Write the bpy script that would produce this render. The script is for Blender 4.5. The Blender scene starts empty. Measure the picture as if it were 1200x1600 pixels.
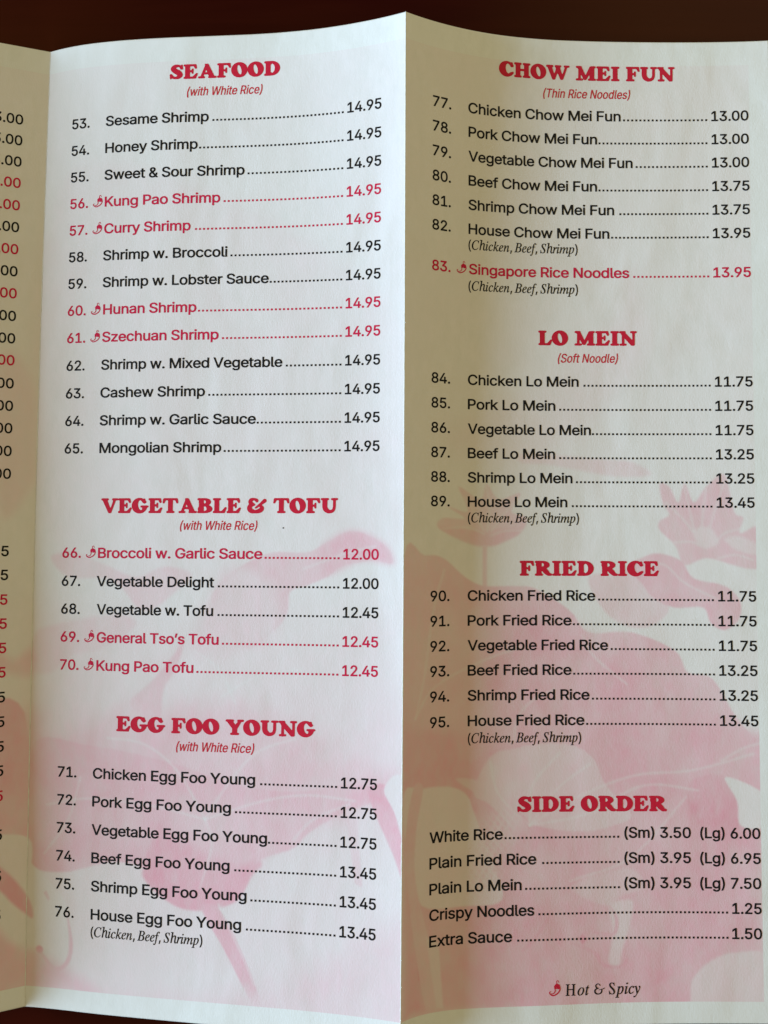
import bpy, math, json, random
import numpy as np
from mathutils import Matrix, Euler, Vector
from mathutils.geometry import tessellate_polygon

sc = bpy.context.scene
C = sc.collection
DM = 0.1                       # the numbers below are in decimetres

# ---------------------------------------------------------------- camera
CAM=[1.03199, -1.45669, 2.2375, 0.03591, 0.01215, 0.00364, 1.19939]
cd = bpy.data.cameras.new('camera')
cam = bpy.data.objects.new('camera', cd)
C.objects.link(cam)
cam.location = [c * DM for c in CAM[:3]]
cam.rotation_euler = Euler(CAM[3:6], 'XYZ')
cd.sensor_fit = 'HORIZONTAL'
cd.sensor_width = 36
cd.lens = CAM[6] * 1000 / 1200 * 36
cd.clip_start = 0.005
cd.clip_end = 50
sc.camera = cam

# ---------------------------------------------------------------- room light
w = bpy.data.worlds.new('World')
sc.world = w
w.use_nodes = True
bg = w.node_tree.nodes['Background']
bg.inputs[0].default_value = (1.0, 0.865, 0.50, 1)
bg.inputs[1].default_value = 0.285
def area(name, loc, aim, sx, sy, power, col):
    l = bpy.data.lights.new(name, 'AREA')
    l.shape = 'RECTANGLE'; l.size = sx; l.size_y = sy; l.energy = power; l.color = col
    o = bpy.data.objects.new(name, l)
    C.objects.link(o)
    o.location = loc
    o.rotation_euler = (Vector(aim) - Vector(loc)).to_track_quat('-Z', 'Y').to_euler()
    return o
area('window_light', (-1.55, -0.26, 0.46), (0.1, -0.20, 0.01), 1.1, 0.32, 66, (0.54, 0.755, 1.0))
area('warm_fill_light', (0.62, 0.62, 0.75), (0.14, -0.03, 0.0), 0.6, 0.6, 2.2, (1.0, 0.88, 0.48))  # added warm fill, stronger towards the menu's top; no actual lamp known there
sc.view_settings.view_transform = 'Standard'
sc.view_settings.look = 'None'
sc.view_settings.exposure = 0.0
sc.view_settings.gamma = 1.0

# ---------------------------------------------------------------- printed matter, as measured
CAM=[1.03199, -1.45669, 2.2375, 0.03591, 0.01215, 0.00364, 1.19939]
TH_L=[[-0.3268, -0.3272, -0.3272], [-0.3836, -0.3516, -0.3196], [-0.4421, -0.3764, -0.3117]]
TH_M=[[0.3577, 0.2737, 0.1679, 0.0892, 0.0492, 0.0528, 0.1312, 0.2246, 0.2819, 0.3376, 0.3755], [0.0788, 0.1029, 0.1383, 0.1154, 0.077, 0.0607, 0.0678, 0.0827, 0.1268, 0.2045, 0.2633], [0.0945, 0.1338, 0.1637, 0.1304, 0.1225, 0.1195, 0.126, 0.1607, 0.1958, 0.2158, 0.225]]
TH_R=[[-0.5019, -0.4559, -0.3872, -0.3031, -0.1765, -0.0657, -0.0302, -0.0078, 0.0207, 0.0681], [-0.6113, -0.495, -0.3283, -0.1749, -0.0745, -0.0273, 0.0009, 0.0252, 0.0398, 0.0452], [-0.6721, -0.5007, -0.2702, -0.1051, -0.0706, -0.0956, -0.0664, -0.0256, -0.0128, -0.0016]]
OFF=[-0.013, -0.0132, 0.0118, 0.0135]
GM=[0.0, 0.06, 0.14, 0.26, 0.4, 0.55, 0.7, 0.82, 0.9, 0.96, 1.0]
GR=[0.0, 0.04, 0.1, 0.18, 0.3, 0.45, 0.6, 0.75, 0.88, 1.0]
FRAME_V=2.7316
UL=-0.0666
ICON=(0.1591, 0.1892, 1.2431, 1.2729)
PW=0.1
ROWS=[
(1, '53.', 'Sesame Shrimp', '14.95', 0, 0.2499, 0.086, 0.143, 0.1943, 0.5033, 0.5141, 0.8991, 0.9095, 1.0095),
(1, '54.', 'Honey Shrimp', '14.95', 0, 0.3296, 0.086, 0.143, 0.1939, 0.4724, 0.4766, 0.8991, 0.9095, 1.0095),
(1, '55.', 'Sweet & Sour Shrimp', '14.95', 0, 0.409, 0.086, 0.143, 0.1934, 0.611, 0.6198, 0.8991, 0.9095, 1.0095),
(1, '56.', 'Kung Pao Shrimp', '14.95', 1, 0.488, 0.086, 0.143, 0.1956, 0.5413, 0.5512, 0.8991, 0.9095, 1.0095),
(1, '57.', 'Curry Shrimp', '14.95', 1, 0.5674, 0.086, 0.143, 0.1957, 0.4557, 0.4687, 0.8991, 0.9095, 1.0095),
(1, '58.', 'Shrimp w. Broccoli', '14.95', 0, 0.6465, 0.086, 0.143, 0.194, 0.565, 0.5739, 0.8991, 0.9095, 1.0095),
(1, '59.', 'Shrimp w. Lobster Sauce', '14.95', 0, 0.7254, 0.086, 0.143, 0.1946, 0.6862, 0.6892, 0.8991, 0.9095, 1.0095),
(1, '60.', 'Hunan Shrimp', '14.95', 1, 0.805, 0.086, 0.143, 0.1973, 0.4771, 0.4819, 0.8991, 0.9095, 1.0095),
(1, '61.', 'Szechuan Shrimp', '14.95', 1, 0.8855, 0.086, 0.143, 0.196, 0.5432, 0.5532, 0.8991, 0.9095, 1.0095),
(1, '62.', 'Shrimp w. Mixed Vegetable', '14.95', 0, 0.967, 0.086, 0.143, 0.1947, 0.7291, 0.7391, 0.8991, 0.9095, 1.0095),
(1, '63.', 'Cashew Shrimp', '14.95', 0, 1.0483, 0.086, 0.143, 0.194, 0.5063, 0.5161, 0.8991, 0.9095, 1.0095),
(1, '64.', 'Shrimp w. Garlic Sauce', '14.95', 0, 1.129, 0.086, 0.143, 0.1935, 0.655, 0.6577, 0.8991, 0.9095, 1.0095),
(1, '65.', 'Mongolian Shrimp', '14.95', 0, 1.2094, 0.086, 0.143, 0.1942, 0.5566, 0.5635, 0.8991, 0.9095, 1.0095),
(1, '66.', 'Broccoli w. Garlic Sauce', '12.00', 1, 1.5122, 0.086, 0.143, 0.1962, 0.6794, 0.6861, 0.8991, 0.9095, 1.0095),
(1, '67.', 'Vegetable Delight', '12.00', 0, 1.5934, 0.086, 0.143, 0.194, 0.5424, 0.5533, 0.8991, 0.9095, 1.0095),
(1, '68.', 'Vegetable w. Tofu', '12.45', 0, 1.6738, 0.086, 0.143, 0.1957, 0.5408, 0.5535, 0.8991, 0.9095, 1.0095),
(1, '69.', 'General Tso’s Tofu', '12.45', 1, 1.754, 0.086, 0.143, 0.1973, 0.5578, 0.5677, 0.8991, 0.9095, 1.0095),
(1, '70.', 'Kung Pao Tofu', '12.45', 1, 1.8341, 0.086, 0.143, 0.1978, 0.4863, 0.4952, 0.8991, 0.9095, 1.0095),
(1, '71.', 'Chicken Egg Foo Young', '12.75', 0, 2.1391, 0.086, 0.143, 0.1937, 0.6684, 0.6829, 0.8991, 0.9095, 1.0095),
(1, '72.', 'Pork Egg Foo Young', '12.75', 0, 2.2179, 0.086, 0.143, 0.1934, 0.6006, 0.6125, 0.8991, 0.9095, 1.0095),
(1, '73.', 'Vegetable Egg Foo Young', '12.75', 0, 2.2968, 0.086, 0.143, 0.1931, 0.7044, 0.7075, 0.8991, 0.9095, 1.0095),
(1, '74.', 'Beef Egg Foo Young', '13.45', 0, 2.3755, 0.086, 0.143, 0.1938, 0.5993, 0.613, 0.8991, 0.9095, 1.0095),
(1, '75.', 'Shrimp Egg Foo Young', '13.45', 0, 2.454, 0.086, 0.143, 0.1945, 0.6489, 0.6598, 0.8991, 0.9095, 1.0095),
(1, '76.', 'House Egg Foo Young', '13.45', 0, 2.5324, 0.086, 0.143, 0.1952, 0.6347, 0.6483, 0.8991, 0.9095, 1.0095),
(2, '77.', 'Chicken Chow Mei Fun', '13.00', 0, 0.2333, 1.1672, 1.2243, 1.2766, 1.7299, 1.7368, 1.9815, 1.9933, 2.0996),
(2, '78.', 'Pork Chow Mei Fun', '13.00', 0, 0.3016, 1.1672, 1.2243, 1.2775, 1.6605, 1.6646, 1.9815, 1.9933, 2.0996),
(2, '79.', 'Vegetable Chow Mei Fun', '13.00', 0, 0.3706, 1.1672, 1.2243, 1.2777, 1.7639, 1.7726, 1.9815, 1.9933, 2.0996),
(2, '80.', 'Beef Chow Mei Fun', '13.75', 0, 0.44, 1.1672, 1.2243, 1.278, 1.6597, 1.6638, 1.9815, 1.9933, 2.0996),
(2, '81.', 'Shrimp Chow Mei Fun', '13.75', 0, 0.5094, 1.1672, 1.2243, 1.2782, 1.7092, 1.7241, 1.9815, 1.9933, 2.0996),
(2, '82.', 'House Chow Mei Fun', '13.95', 0, 0.5786, 1.1672, 1.2243, 1.2784, 1.6947, 1.6998, 1.9815, 1.9933, 2.0996),
(2, '83.', 'Singapore Rice Noodles', '13.95', 1, 0.6936, 1.1672, 1.2243, 1.2803, 1.7515, 1.7631, 1.9815, 1.9933, 2.0996),
(2, '84.', 'Chicken Lo Mein', '11.75', 0, 1.0123, 1.1672, 1.2243, 1.2776, 1.6025, 1.6164, 1.9815, 1.9933, 2.0996),
(2, '85.', 'Pork Lo Mein', '11.75', 0, 1.0826, 1.1672, 1.2243, 1.2776, 1.5345, 1.5455, 1.9815, 1.9933, 2.0996),
(2, '86.', 'Vegetable Lo Mein', '11.75', 0, 1.153, 1.1672, 1.2243, 1.2776, 1.637, 1.64, 1.9815, 1.9933, 2.0996),
(2, '87.', 'Beef Lo Mein', '13.25', 0, 1.2229, 1.1672, 1.2243, 1.2776, 1.5328, 1.5446, 1.9815, 1.9933, 2.0996),
(2, '88.', 'Shrimp Lo Mein', '13.25', 0, 1.2924, 1.1672, 1.2243, 1.2776, 1.5827, 1.5925, 1.9815, 1.9933, 2.0996),
(2, '89.', 'House Lo Mein', '13.45', 0, 1.3616, 1.1672, 1.2243, 1.2776, 1.5673, 1.5801, 1.9815, 1.9933, 2.0996),
(2, '90.', 'Chicken Fried Rice', '11.75', 0, 1.6288, 1.1672, 1.2243, 1.2776, 1.6452, 1.6533, 1.9815, 1.9933, 2.0996),
(2, '91.', 'Pork Fried Rice', '11.75', 0, 1.699, 1.1672, 1.2243, 1.2776, 1.5763, 1.5803, 1.9815, 1.9933, 2.0996),
(2, '92.', 'Vegetable Fried Rice', '11.75', 0, 1.7689, 1.1672, 1.2243, 1.2776, 1.6801, 1.6876, 1.9815, 1.9933, 2.0996),
(2, '93.', 'Beef Fried Rice', '13.25', 0, 1.8386, 1.1672, 1.2243, 1.2776, 1.575, 1.5799, 1.9815, 1.9933, 2.0996),
(2, '94.', 'Shrimp Fried Rice', '13.25', 0, 1.9085, 1.1672, 1.2243, 1.2776, 1.6258, 1.6325, 1.9815, 1.9933, 2.0996),
(2, '95.', 'House Fried Rice', '13.45', 0, 1.9789, 1.1672, 1.2243, 1.2776, 1.6104, 1.6153, 1.9815, 1.9933, 2.0996),
(2, '', 'White Rice', '', 0, 2.2901, 1.1672, 1.2243, 1.1672, 1.3764, 1.3813, 1.7054, 1.9933, 2.0996),
(2, '', 'Plain Fried Rice', '', 0, 2.3587, 1.1672, 1.2243, 1.1672, 1.47, 1.4864, 1.7054, 1.9933, 2.0996),
(2, '', 'Plain Lo Mein', '', 0, 2.427, 1.1672, 1.2243, 1.1672, 1.4283, 1.4378, 1.7054, 1.9933, 2.0996),
(2, '', 'Crispy Noodles', '1.25', 0, 2.4951, 1.1672, 1.2243, 1.1672, 1.463, 1.4743, 2.0067, 2.0181, 2.0996),
(2, '', 'Extra Sauce', '1.50', 0, 2.5631, 1.1672, 1.2243, 1.1672, 1.4004, 1.4146, 2.0067, 2.0168, 2.0996),
]
SIZES=[
(2, 0, '(Sm) 3.50', 2.2901, 1.72, 1.9069, '(Lg) 6.00', 1.9328, 2.0996),
(2, 1, '(Sm) 3.95', 2.3587, 1.719, 1.9058, '(Lg) 6.95', 1.9316, 2.0996),
(2, 2, '(Sm) 3.95', 2.427, 1.718, 1.9046, '(Lg) 7.50', 1.9304, 2.0996),
]
TITLES=[
(1, 'display', 'SEAFOOD', 0.1232, 0.3857, 0.7105, 0.0415, 'red'),
(1, 'display', 'VEGETABLE & TOFU', 1.383, 0.2034, 0.8933, 0.0415, 'red'),
(1, 'display', 'EGG FOO YOUNG', 2.0033, 0.2618, 0.8363, 0.0415, 'red'),
(2, 'display', 'CHOW MEI FUN', 0.1149, 1.3694, 1.8885, 0.0415, 'red'),
(2, 'display', 'LO MEIN', 0.8918, 1.4856, 1.7719, 0.0415, 'red'),
(2, 'display', 'FRIED RICE', 1.558, 1.4285, 1.8276, 0.0415, 'red'),
(2, 'display', 'SIDE ORDER', 2.2172, 1.4173, 1.8409, 0.0415, 'red'),
(1, 'light', '(with White Rice)', 0.1739, 0.4378, 0.6596, 0.0258, 'red'),
(1, 'light', '(with White Rice)', 1.4311, 0.4402, 0.6642, 0.0258, 'red'),
(1, 'light', '(with White Rice)', 2.0522, 0.44, 0.6645, 0.0258, 'red'),
(2, 'light', '(Thin Rice Noodles)', 0.1674, 1.5018, 1.7582, 0.0258, 'red'),
(2, 'light', '(Soft Noodle)', 0.9421, 1.5424, 1.717, 0.0258, 'red'),
(1, 'serif', '(Chicken, Beef, Shrimp)', 2.5797, 0.1962, 0.5251, 0.0262, 'black'),
(2, 'serif', '(Chicken, Beef, Shrimp)', 0.6232, 1.2785, 1.602, 0.0262, 'black'),
(2, 'serif', '(Chicken, Beef, Shrimp)', 0.741, 1.2788, 1.6023, 0.0262, 'black'),
(2, 'serif', '(Chicken, Beef, Shrimp)', 1.4065, 1.2781, 1.6004, 0.0262, 'black'),
(2, 'serif', '(Chicken, Beef, Shrimp)', 2.0262, 1.2781, 1.6008, 0.0262, 'black'),
(2, 'calli', 'Hot & Spicy', 2.7083, 1.548, 1.7585, 0.029, 'black'),
(2, 'icon', 'c', 2.7073, 1.5023, 1.5346, 0.04, 'red'),
]
LEFT=[(0.2357, '13.00', 0), (0.2988, '13.00', 0), (0.363, '13.00', 0), (0.4271, '13.00', 1), (0.4943, '13.00', 1), (0.5596, '13.00', 0), (0.6254, '13.00', 1), (0.6912, '13.00', 0), (0.7566, '13.00', 1), (0.8234, '13.00', 0), (0.8895, '13.00', 0), (0.954, '13.00', 1), (1.0217, '13.00', 0), (1.0873, '13.00', 0), (1.1527, '13.00', 0), (1.2188, '13.00', 0), (1.2848, '13.00', 0), (1.5079, '12.95', 0), (1.5764, '12.95', 0), (1.6469, '12.95', 1), (1.7155, '12.95', 1), (1.7848, '12.95', 1), (1.8539, '12.95', 1), (1.9242, '12.95', 0), (1.9935, '12.95', 0), (2.0634, '12.95', 0), (2.1318, '12.95', 0), (2.2023, '12.95', 1), (2.3115, '12.95', 0), (2.4275, '12.95', 0), (2.5359, '12.95', 0)]
SHAPES=[
(0.037, 0.03, [(0.042, 0.433), (0.515, 0.458), (1.057, 0.846), (1.061, 1.487), (0.071, 1.492)]),
(0.084, 0.16, [(0.017, 1.677), (1.101, 1.663), (1.109, 2.776), (0.003, 2.874)]),
(0.147, 0.14, [(0.024, 1.971), (1.103, 1.925), (1.105, 2.25), (-0.006, 2.299)]),
(0.231, 0.0036, [(1.049, 1.522), (1.034, 1.48), (0.981, 1.445), (0.923, 1.435), (0.87, 1.461), (0.807, 1.493), (0.71, 1.494), (0.633, 1.525), (0.565, 1.573), (0.536, 1.631), (0.567, 1.698), (0.636, 1.764), (0.704, 1.725), (0.752, 1.667), (0.76, 1.605), (0.809, 1.586), (0.866, 1.561), (0.904, 1.533), (0.952, 1.521), (1.0, 1.515)]),
(0.137, 0.03, [(0.555, 1.573), (0.613, 1.534), (0.731, 1.601), (0.714, 1.734), (0.636, 1.764), (0.519, 1.794), (0.479, 1.747)]),
(0.315, 0.02, [(0.913, 1.437), (0.981, 1.445), (1.034, 1.48), (1.049, 1.522), (0.962, 1.513), (0.866, 1.552), (0.846, 1.485)]),
(0.252, 0.006, [(0.459, 1.738), (0.42, 1.796), (0.361, 1.864), (0.301, 1.924), (0.353, 1.97), (0.393, 1.959), (0.401, 1.883), (0.44, 1.815)]),
(0.158, 0.0072, [(0.052, 1.509), (0.106, 1.568), (0.243, 1.576), (0.337, 1.663), (0.436, 1.603), (0.475, 1.555), (0.395, 1.536), (0.314, 1.566), (0.21, 1.528), (0.125, 1.499)]),
(0.137, 0.009, [(0.006, 1.737), (0.067, 1.706), (0.244, 1.674), (0.317, 1.702), (0.215, 1.772), (0.121, 1.793), (0.06, 1.844), (0.008, 1.835)]),
(0.252, 0.05, [(-0.025, 1.989), (0.032, 1.971), (0.074, 2.019), (0.22, 1.984), (0.301, 1.924), (0.363, 1.96), (0.561, 1.917), (0.678, 1.933), (0.814, 1.995), (0.986, 2.091), (1.081, 2.103), (1.082, 2.175), (0.996, 2.172), (0.893, 2.223), (0.624, 2.234), (0.225, 2.252), (-0.022, 2.164)]),
(0.315, 0.0036, [(0.043, 2.029), (0.158, 2.045), (0.283, 2.059), (0.445, 2.091), (0.623, 2.141), (0.777, 2.154), (0.911, 2.131), (1.006, 2.135), (0.996, 2.172), (0.893, 2.218), (0.817, 2.267), (0.779, 2.306), (0.684, 2.342), (0.661, 2.389), (0.618, 2.456), (0.531, 2.484), (0.462, 2.483), (0.402, 2.454), (0.361, 2.419), (0.348, 2.38), (0.259, 2.369), (0.166, 2.394), (0.114, 2.407), (0.036, 2.405), (-0.001, 2.365), (-0.01, 2.32), (-0.013, 2.165), (0.003, 2.069)]),
(0.399, 0.0072, [(0.35, 2.378), (0.408, 2.243), (0.528, 2.294), (0.684, 2.342), (0.661, 2.389), (0.618, 2.456), (0.531, 2.484), (0.462, 2.483), (0.402, 2.454), (0.361, 2.419)]),
(0.284, 0.02, [(0.408, 2.243), (0.624, 2.206), (0.816, 2.208), (0.798, 2.273), (0.722, 2.322), (0.626, 2.363), (0.528, 2.331)]),
(0.347, 0.0024, [(0.521, 2.48), (0.57, 2.477), (0.63, 2.574), (0.695, 2.722), (0.669, 2.724), (0.591, 2.594)]),
(0.2, 0.0024, [(0.921, 2.194), (0.954, 2.193), (0.972, 2.399), (0.951, 2.391)]),
(0.378, 0.003, [(0.987, 2.154), (1.034, 2.124), (1.063, 2.194), (1.088, 2.266), (1.089, 2.382), (1.054, 2.303)]),
(0.063, 0.0024, [(1.029, 2.138), (1.062, 2.095), (1.093, 2.123), (1.094, 2.286), (1.058, 2.195)]),
(0.158, 0.05, [(-0.013, 2.712), (0.235, 2.732), (0.436, 2.724), (0.68, 2.688), (0.803, 2.634), (0.916, 2.58), (1.09, 2.479), (1.093, 2.789), (-0.002, 2.896)]),
(0.032, 0.006, [(-0.004, 2.417), (0.041, 2.416), (0.115, 2.488), (0.139, 2.6), (0.119, 2.677), (0.078, 2.681), (0.035, 2.646), (-0.015, 2.588)]),
(0.315, 0.003, [(0.121, 2.516), (0.141, 2.591), (0.138, 2.647), (0.111, 2.68), (0.078, 2.681), (0.048, 2.645), (0.054, 2.641), (0.083, 2.669), (0.107, 2.669), (0.127, 2.639), (0.13, 2.591)]),
(0.525, 0.003, [(0.03, 2.625), (0.04, 2.617), (0.051, 2.624), (0.048, 2.638), (0.035, 2.638)]),
(0.263, 0.003, [(0.05, 2.468), (0.059, 2.463), (0.068, 2.482), (0.065, 2.491)]),
(0.105, 0.02, [(-0.105, 0.937), (-0.019, 0.986), (-0.005, 1.193), (-0.011, 1.306), (-0.092, 1.382)]),
(0.231, 0.02, [(-0.109, 1.771), (-0.047, 1.803), (0.002, 1.776), (0.009, 1.845), (-0.028, 1.853), (-0.108, 1.819)]),
(0.336, 0.0048, [(-0.114, 1.953), (-0.015, 1.959), (0.008, 2.311), (-0.037, 2.311), (-0.106, 2.301)]),
(0.063, 0.0036, [(-0.106, 2.301), (0.003, 2.316), (0.01, 2.398), (-0.017, 2.444), (-0.105, 2.381)]),
(0.42, 0.006, [(-0.105, 2.363), (-0.07, 2.387), (-0.026, 2.437), (0.014, 2.504), (0.015, 2.542), (-0.034, 2.498), (-0.069, 2.454), (-0.104, 2.419)]),
(0.284, 0.02, [(-0.102, 2.542), (-0.014, 2.636), (0.046, 2.645), (-0.004, 2.743), (-0.099, 2.739)]),
(0.263, 0.03, [(-0.101, 2.627), (0.025, 2.637), (0.235, 2.741), (-0.012, 2.741), (-0.099, 2.739)]),
(0.053, 0.05, [(1.218, 1.178), (1.333, 1.083), (1.483, 1.006), (1.596, 0.93), (1.708, 0.817), (1.755, 0.686), (1.8, 0.855), (1.724, 1.041), (1.594, 1.153), (1.445, 1.229)]),
(0.13, 0.0072, [(1.648, 1.222), (1.754, 1.231), (1.807, 1.267), (1.701, 1.272), (1.522, 1.241), (1.432, 1.233), (1.451, 1.206)]),
(0.2, 0.0036, [(1.186, 1.417), (1.205, 1.395), (1.269, 1.396), (1.214, 1.36), (1.278, 1.376), (1.251, 1.306), (1.315, 1.341), (1.333, 1.296), (1.369, 1.34), (1.432, 1.322), (1.405, 1.375), (1.45, 1.393), (1.432, 1.437), (1.378, 1.464), (1.333, 1.473), (1.278, 1.465), (1.214, 1.438)]),
(0.28, 0.0072, [(1.196, 1.421), (1.306, 1.429), (1.432, 1.424), (1.378, 1.464), (1.333, 1.475), (1.278, 1.466)]),
(0.2, 0.003, [(1.321, 1.473), (1.334, 1.473), (1.334, 1.589), (1.321, 1.589)]),
(0.27, 0.0048, [(1.833, 1.294), (1.86, 1.302), (1.885, 1.347), (1.904, 1.294), (1.929, 1.347), (1.965, 1.302), (2.017, 1.267), (2.042, 1.373), (2.067, 1.391), (2.058, 1.435), (2.112, 1.417), (2.111, 1.523), (2.082, 1.536), (2.031, 1.524), (1.962, 1.506), (1.9, 1.526), (1.875, 1.471), (1.832, 1.427), (1.832, 1.4), (1.859, 1.383), (1.841, 1.347)]),
(0.13, 0.0072, [(1.928, 1.427), (1.972, 1.418), (1.997, 1.462), (1.962, 1.48), (1.936, 1.462)]),
(0.13, 0.0072, [(2.015, 1.453), (2.058, 1.444), (2.111, 1.47), (2.111, 1.497), (2.049, 1.484)]),
(0.17, 0.006, [(1.627, 1.578), (1.645, 1.552), (1.698, 1.56), (1.751, 1.534), (1.786, 1.587), (1.855, 1.648), (1.802, 1.701), (1.732, 1.701), (1.67, 1.657)]),
(0.33, 0.0042, [(1.742, 1.534), (1.787, 1.503), (1.831, 1.494), (1.892, 1.515), (1.926, 1.564), (2.012, 1.585), (2.055, 1.629), (2.05, 1.681), (2.011, 1.71), (1.972, 1.691), (1.951, 1.647), (1.873, 1.648), (1.812, 1.622), (1.777, 1.578)]),
(0.27, 0.0036, [(1.08, 1.516), (1.148, 1.501), (1.205, 1.508), (1.269, 1.561), (1.323, 1.587), (1.413, 1.588), (1.475, 1.596), (1.573, 1.658), (1.625, 1.719), (1.749, 1.719), (1.871, 1.77), (1.905, 1.831), (1.974, 1.848), (2.041, 1.959), (2.116, 2.053), (2.114, 2.165), (1.084, 2.144)]),
(0.35, 0.05, [(1.43, 1.649), (1.625, 1.736), (1.748, 1.754), (1.87, 1.84), (2.116, 2.062), (2.114, 2.165), (1.515, 2.168), (1.341, 1.875)]),
(0.36, 0.03, [(1.078, 1.982), (2.117, 1.997), (2.103, 2.789), (1.083, 2.734)]),
(0.22, 0.0036, [(1.411, 2.043), (1.499, 2.03), (1.587, 2.039), (1.639, 2.078), (1.665, 2.138), (1.708, 2.189), (1.742, 2.232), (1.689, 2.257), (1.601, 2.273), (1.47, 2.255), (1.427, 2.22), (1.366, 2.194), (1.296, 2.167), (1.34, 2.067)]),
(0.12, 0.0036, [(1.088, 2.14), (1.142, 2.14), (1.225, 2.143), (1.274, 2.167), (1.296, 2.218), (1.348, 2.352), (1.373, 2.452), (1.278, 2.465), (1.144, 2.451), (1.114, 2.316), (1.089, 2.262)]),
(0.22, 0.0036, [(1.243, 2.123), (1.305, 2.13), (1.366, 2.178), (1.444, 2.254), (1.426, 2.287), (1.366, 2.22), (1.305, 2.168)]),
(0.5, 0.003, [(1.126, 2.559), (1.14, 2.562), (1.145, 2.643), (1.136, 2.641)]),
(0.38, 0.0024, [(1.682, 2.737), (1.822, 2.658), (1.901, 2.592), (1.91, 2.6), (1.831, 2.67), (1.699, 2.746)]),
(0.26, 0.006, [(1.565, 2.423), (1.635, 2.391), (1.74, 2.375), (1.774, 2.425), (1.704, 2.45), (1.678, 2.475), (1.617, 2.457)]),
(0.33, 0.02, [(1.392, 2.287), (1.444, 2.263), (1.531, 2.322), (1.583, 2.373), (1.565, 2.406), (1.495, 2.372)]),
(0.27, 0.0024, [(1.118, 2.136), (1.147, 2.14), (1.126, 2.253), (1.125, 2.383), (1.172, 2.568), (1.191, 2.722), (1.157, 2.716), (1.111, 2.476), (1.092, 2.271)]),
(0.17, 0.0036, [(1.158, 2.534), (1.195, 2.555), (1.208, 2.724), (1.189, 2.722)]),
(0.44, 0.006, [(1.917, 2.128), (2.004, 2.119), (2.037, 2.187), (2.044, 2.255), (1.992, 2.289), (1.933, 2.256), (1.899, 2.188)]),
(0.03, 0.0036, [(2.006, 2.121), (2.114, 2.169), (2.113, 2.254), (2.046, 2.255), (2.037, 2.187)]),
(0.19, 0.006, [(1.678, 2.475), (1.721, 2.458), (1.743, 2.475), (1.711, 2.591), (1.701, 2.632), (1.671, 2.623), (1.685, 2.549)]),
(0.42, 0.003, [(1.678, 2.475), (1.699, 2.508), (1.696, 2.545), (1.676, 2.556), (1.633, 2.548), (1.633, 2.541), (1.675, 2.547), (1.687, 2.541), (1.69, 2.508)]),
(0.42, 0.003, [(1.563, 2.567), (1.632, 2.593), (1.658, 2.626), (1.701, 2.633), (1.721, 2.616), (1.726, 2.62), (1.703, 2.641), (1.652, 2.634), (1.625, 2.6), (1.563, 2.572)]),
(0.5, 0.0036, [(1.585, 2.559), (1.598, 2.547), (1.611, 2.562), (1.598, 2.576)]),
(0.42, 0.003, [(1.494, 2.508), (1.499, 2.512), (1.467, 2.56), (1.433, 2.588), (1.429, 2.583), (1.462, 2.555)]),
(0.17, 0.0048, [(1.899, 2.732), (1.904, 2.675), (1.943, 2.633), (1.987, 2.608), (2.038, 2.599), (2.106, 2.607), (2.104, 2.74), (1.898, 2.74)]),
]
VEINS=[
[(1.453, 2.254), (1.462, 2.145), (1.551, 2.044)],
[(1.453, 2.254), (1.533, 2.154), (1.639, 2.078)],
[(1.453, 2.254), (1.567, 2.188), (1.744, 2.121), (1.918, 2.103), (2.108, 2.049)],
[(1.453, 2.254), (1.366, 2.169), (1.34, 2.067)],
[(1.453, 2.254), (1.62, 2.223), (1.778, 2.147), (1.951, 2.162)],
[(1.565, 2.406), (1.741, 2.341), (1.917, 2.154)],
[(1.903, 1.302), (1.92, 1.382), (1.93, 1.436)],
[(1.85, 1.347), (1.894, 1.391), (1.93, 1.436)],
[(2.017, 1.285), (1.99, 1.365), (1.972, 1.422)],
[(2.058, 1.422), (2.015, 1.435), (1.988, 1.462)],
[(1.875, 1.462), (1.919, 1.46), (1.945, 1.471)],
[(1.964, 1.311), (1.955, 1.373), (1.95, 1.427)],
[(1.996, 1.506), (2.048, 1.497), (2.1, 1.514)],
[(1.205, 1.425), (1.278, 1.422), (1.333, 1.442)],
[(1.333, 1.305), (1.342, 1.367), (1.333, 1.442)],
[(1.423, 1.34), (1.382, 1.384), (1.342, 1.438)],
[(1.255, 1.324), (1.296, 1.376), (1.328, 1.438)],
[(1.445, 1.43), (1.387, 1.431), (1.342, 1.445)],
[(1.769, 1.542), (1.839, 1.524), (1.9, 1.577), (2.003, 1.629)],
[(1.0, 1.475), (0.923, 1.494), (0.866, 1.514), (0.789, 1.543)],
[(0.57, 2.468), (0.63, 2.583), (0.68, 2.688)],
[(0.05, 2.358), (0.121, 2.258), (0.16, 2.122)],
[(0.779, 2.283), (0.836, 2.225), (0.949, 2.175)],
[(1.996, 2.076), (2.057, 2.041), (2.117, 2.023)],
[(1.122, 1.95), (1.179, 1.87), (1.305, 1.805), (1.448, 1.754)],
[(1.122, 1.95), (1.15, 1.834), (1.178, 1.647), (1.214, 1.526)],
[(1.411, 2.021), (1.42, 1.961), (1.464, 1.91), (1.535, 1.876)],
[(1.608, 1.728), (1.642, 1.789), (1.747, 1.876)],
[(0.527, 2.238), (0.603, 2.123), (0.68, 2.046), (0.795, 2.005)],
[(0.527, 2.238), (0.445, 2.109), (0.344, 2.037), (0.221, 2.023)],
[(0.527, 2.238), (0.682, 2.185), (0.816, 2.162), (0.968, 2.174)],
[(0.527, 2.238), (0.367, 2.207), (0.182, 2.197), (0.037, 2.224)],
[(0.527, 2.238), (0.547, 2.311), (0.51, 2.443)],
[(0.609, 1.916), (0.559, 1.822), (0.479, 1.766)],
[(0.57, 1.898), (0.676, 1.839), (0.811, 1.817)],
]
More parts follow.
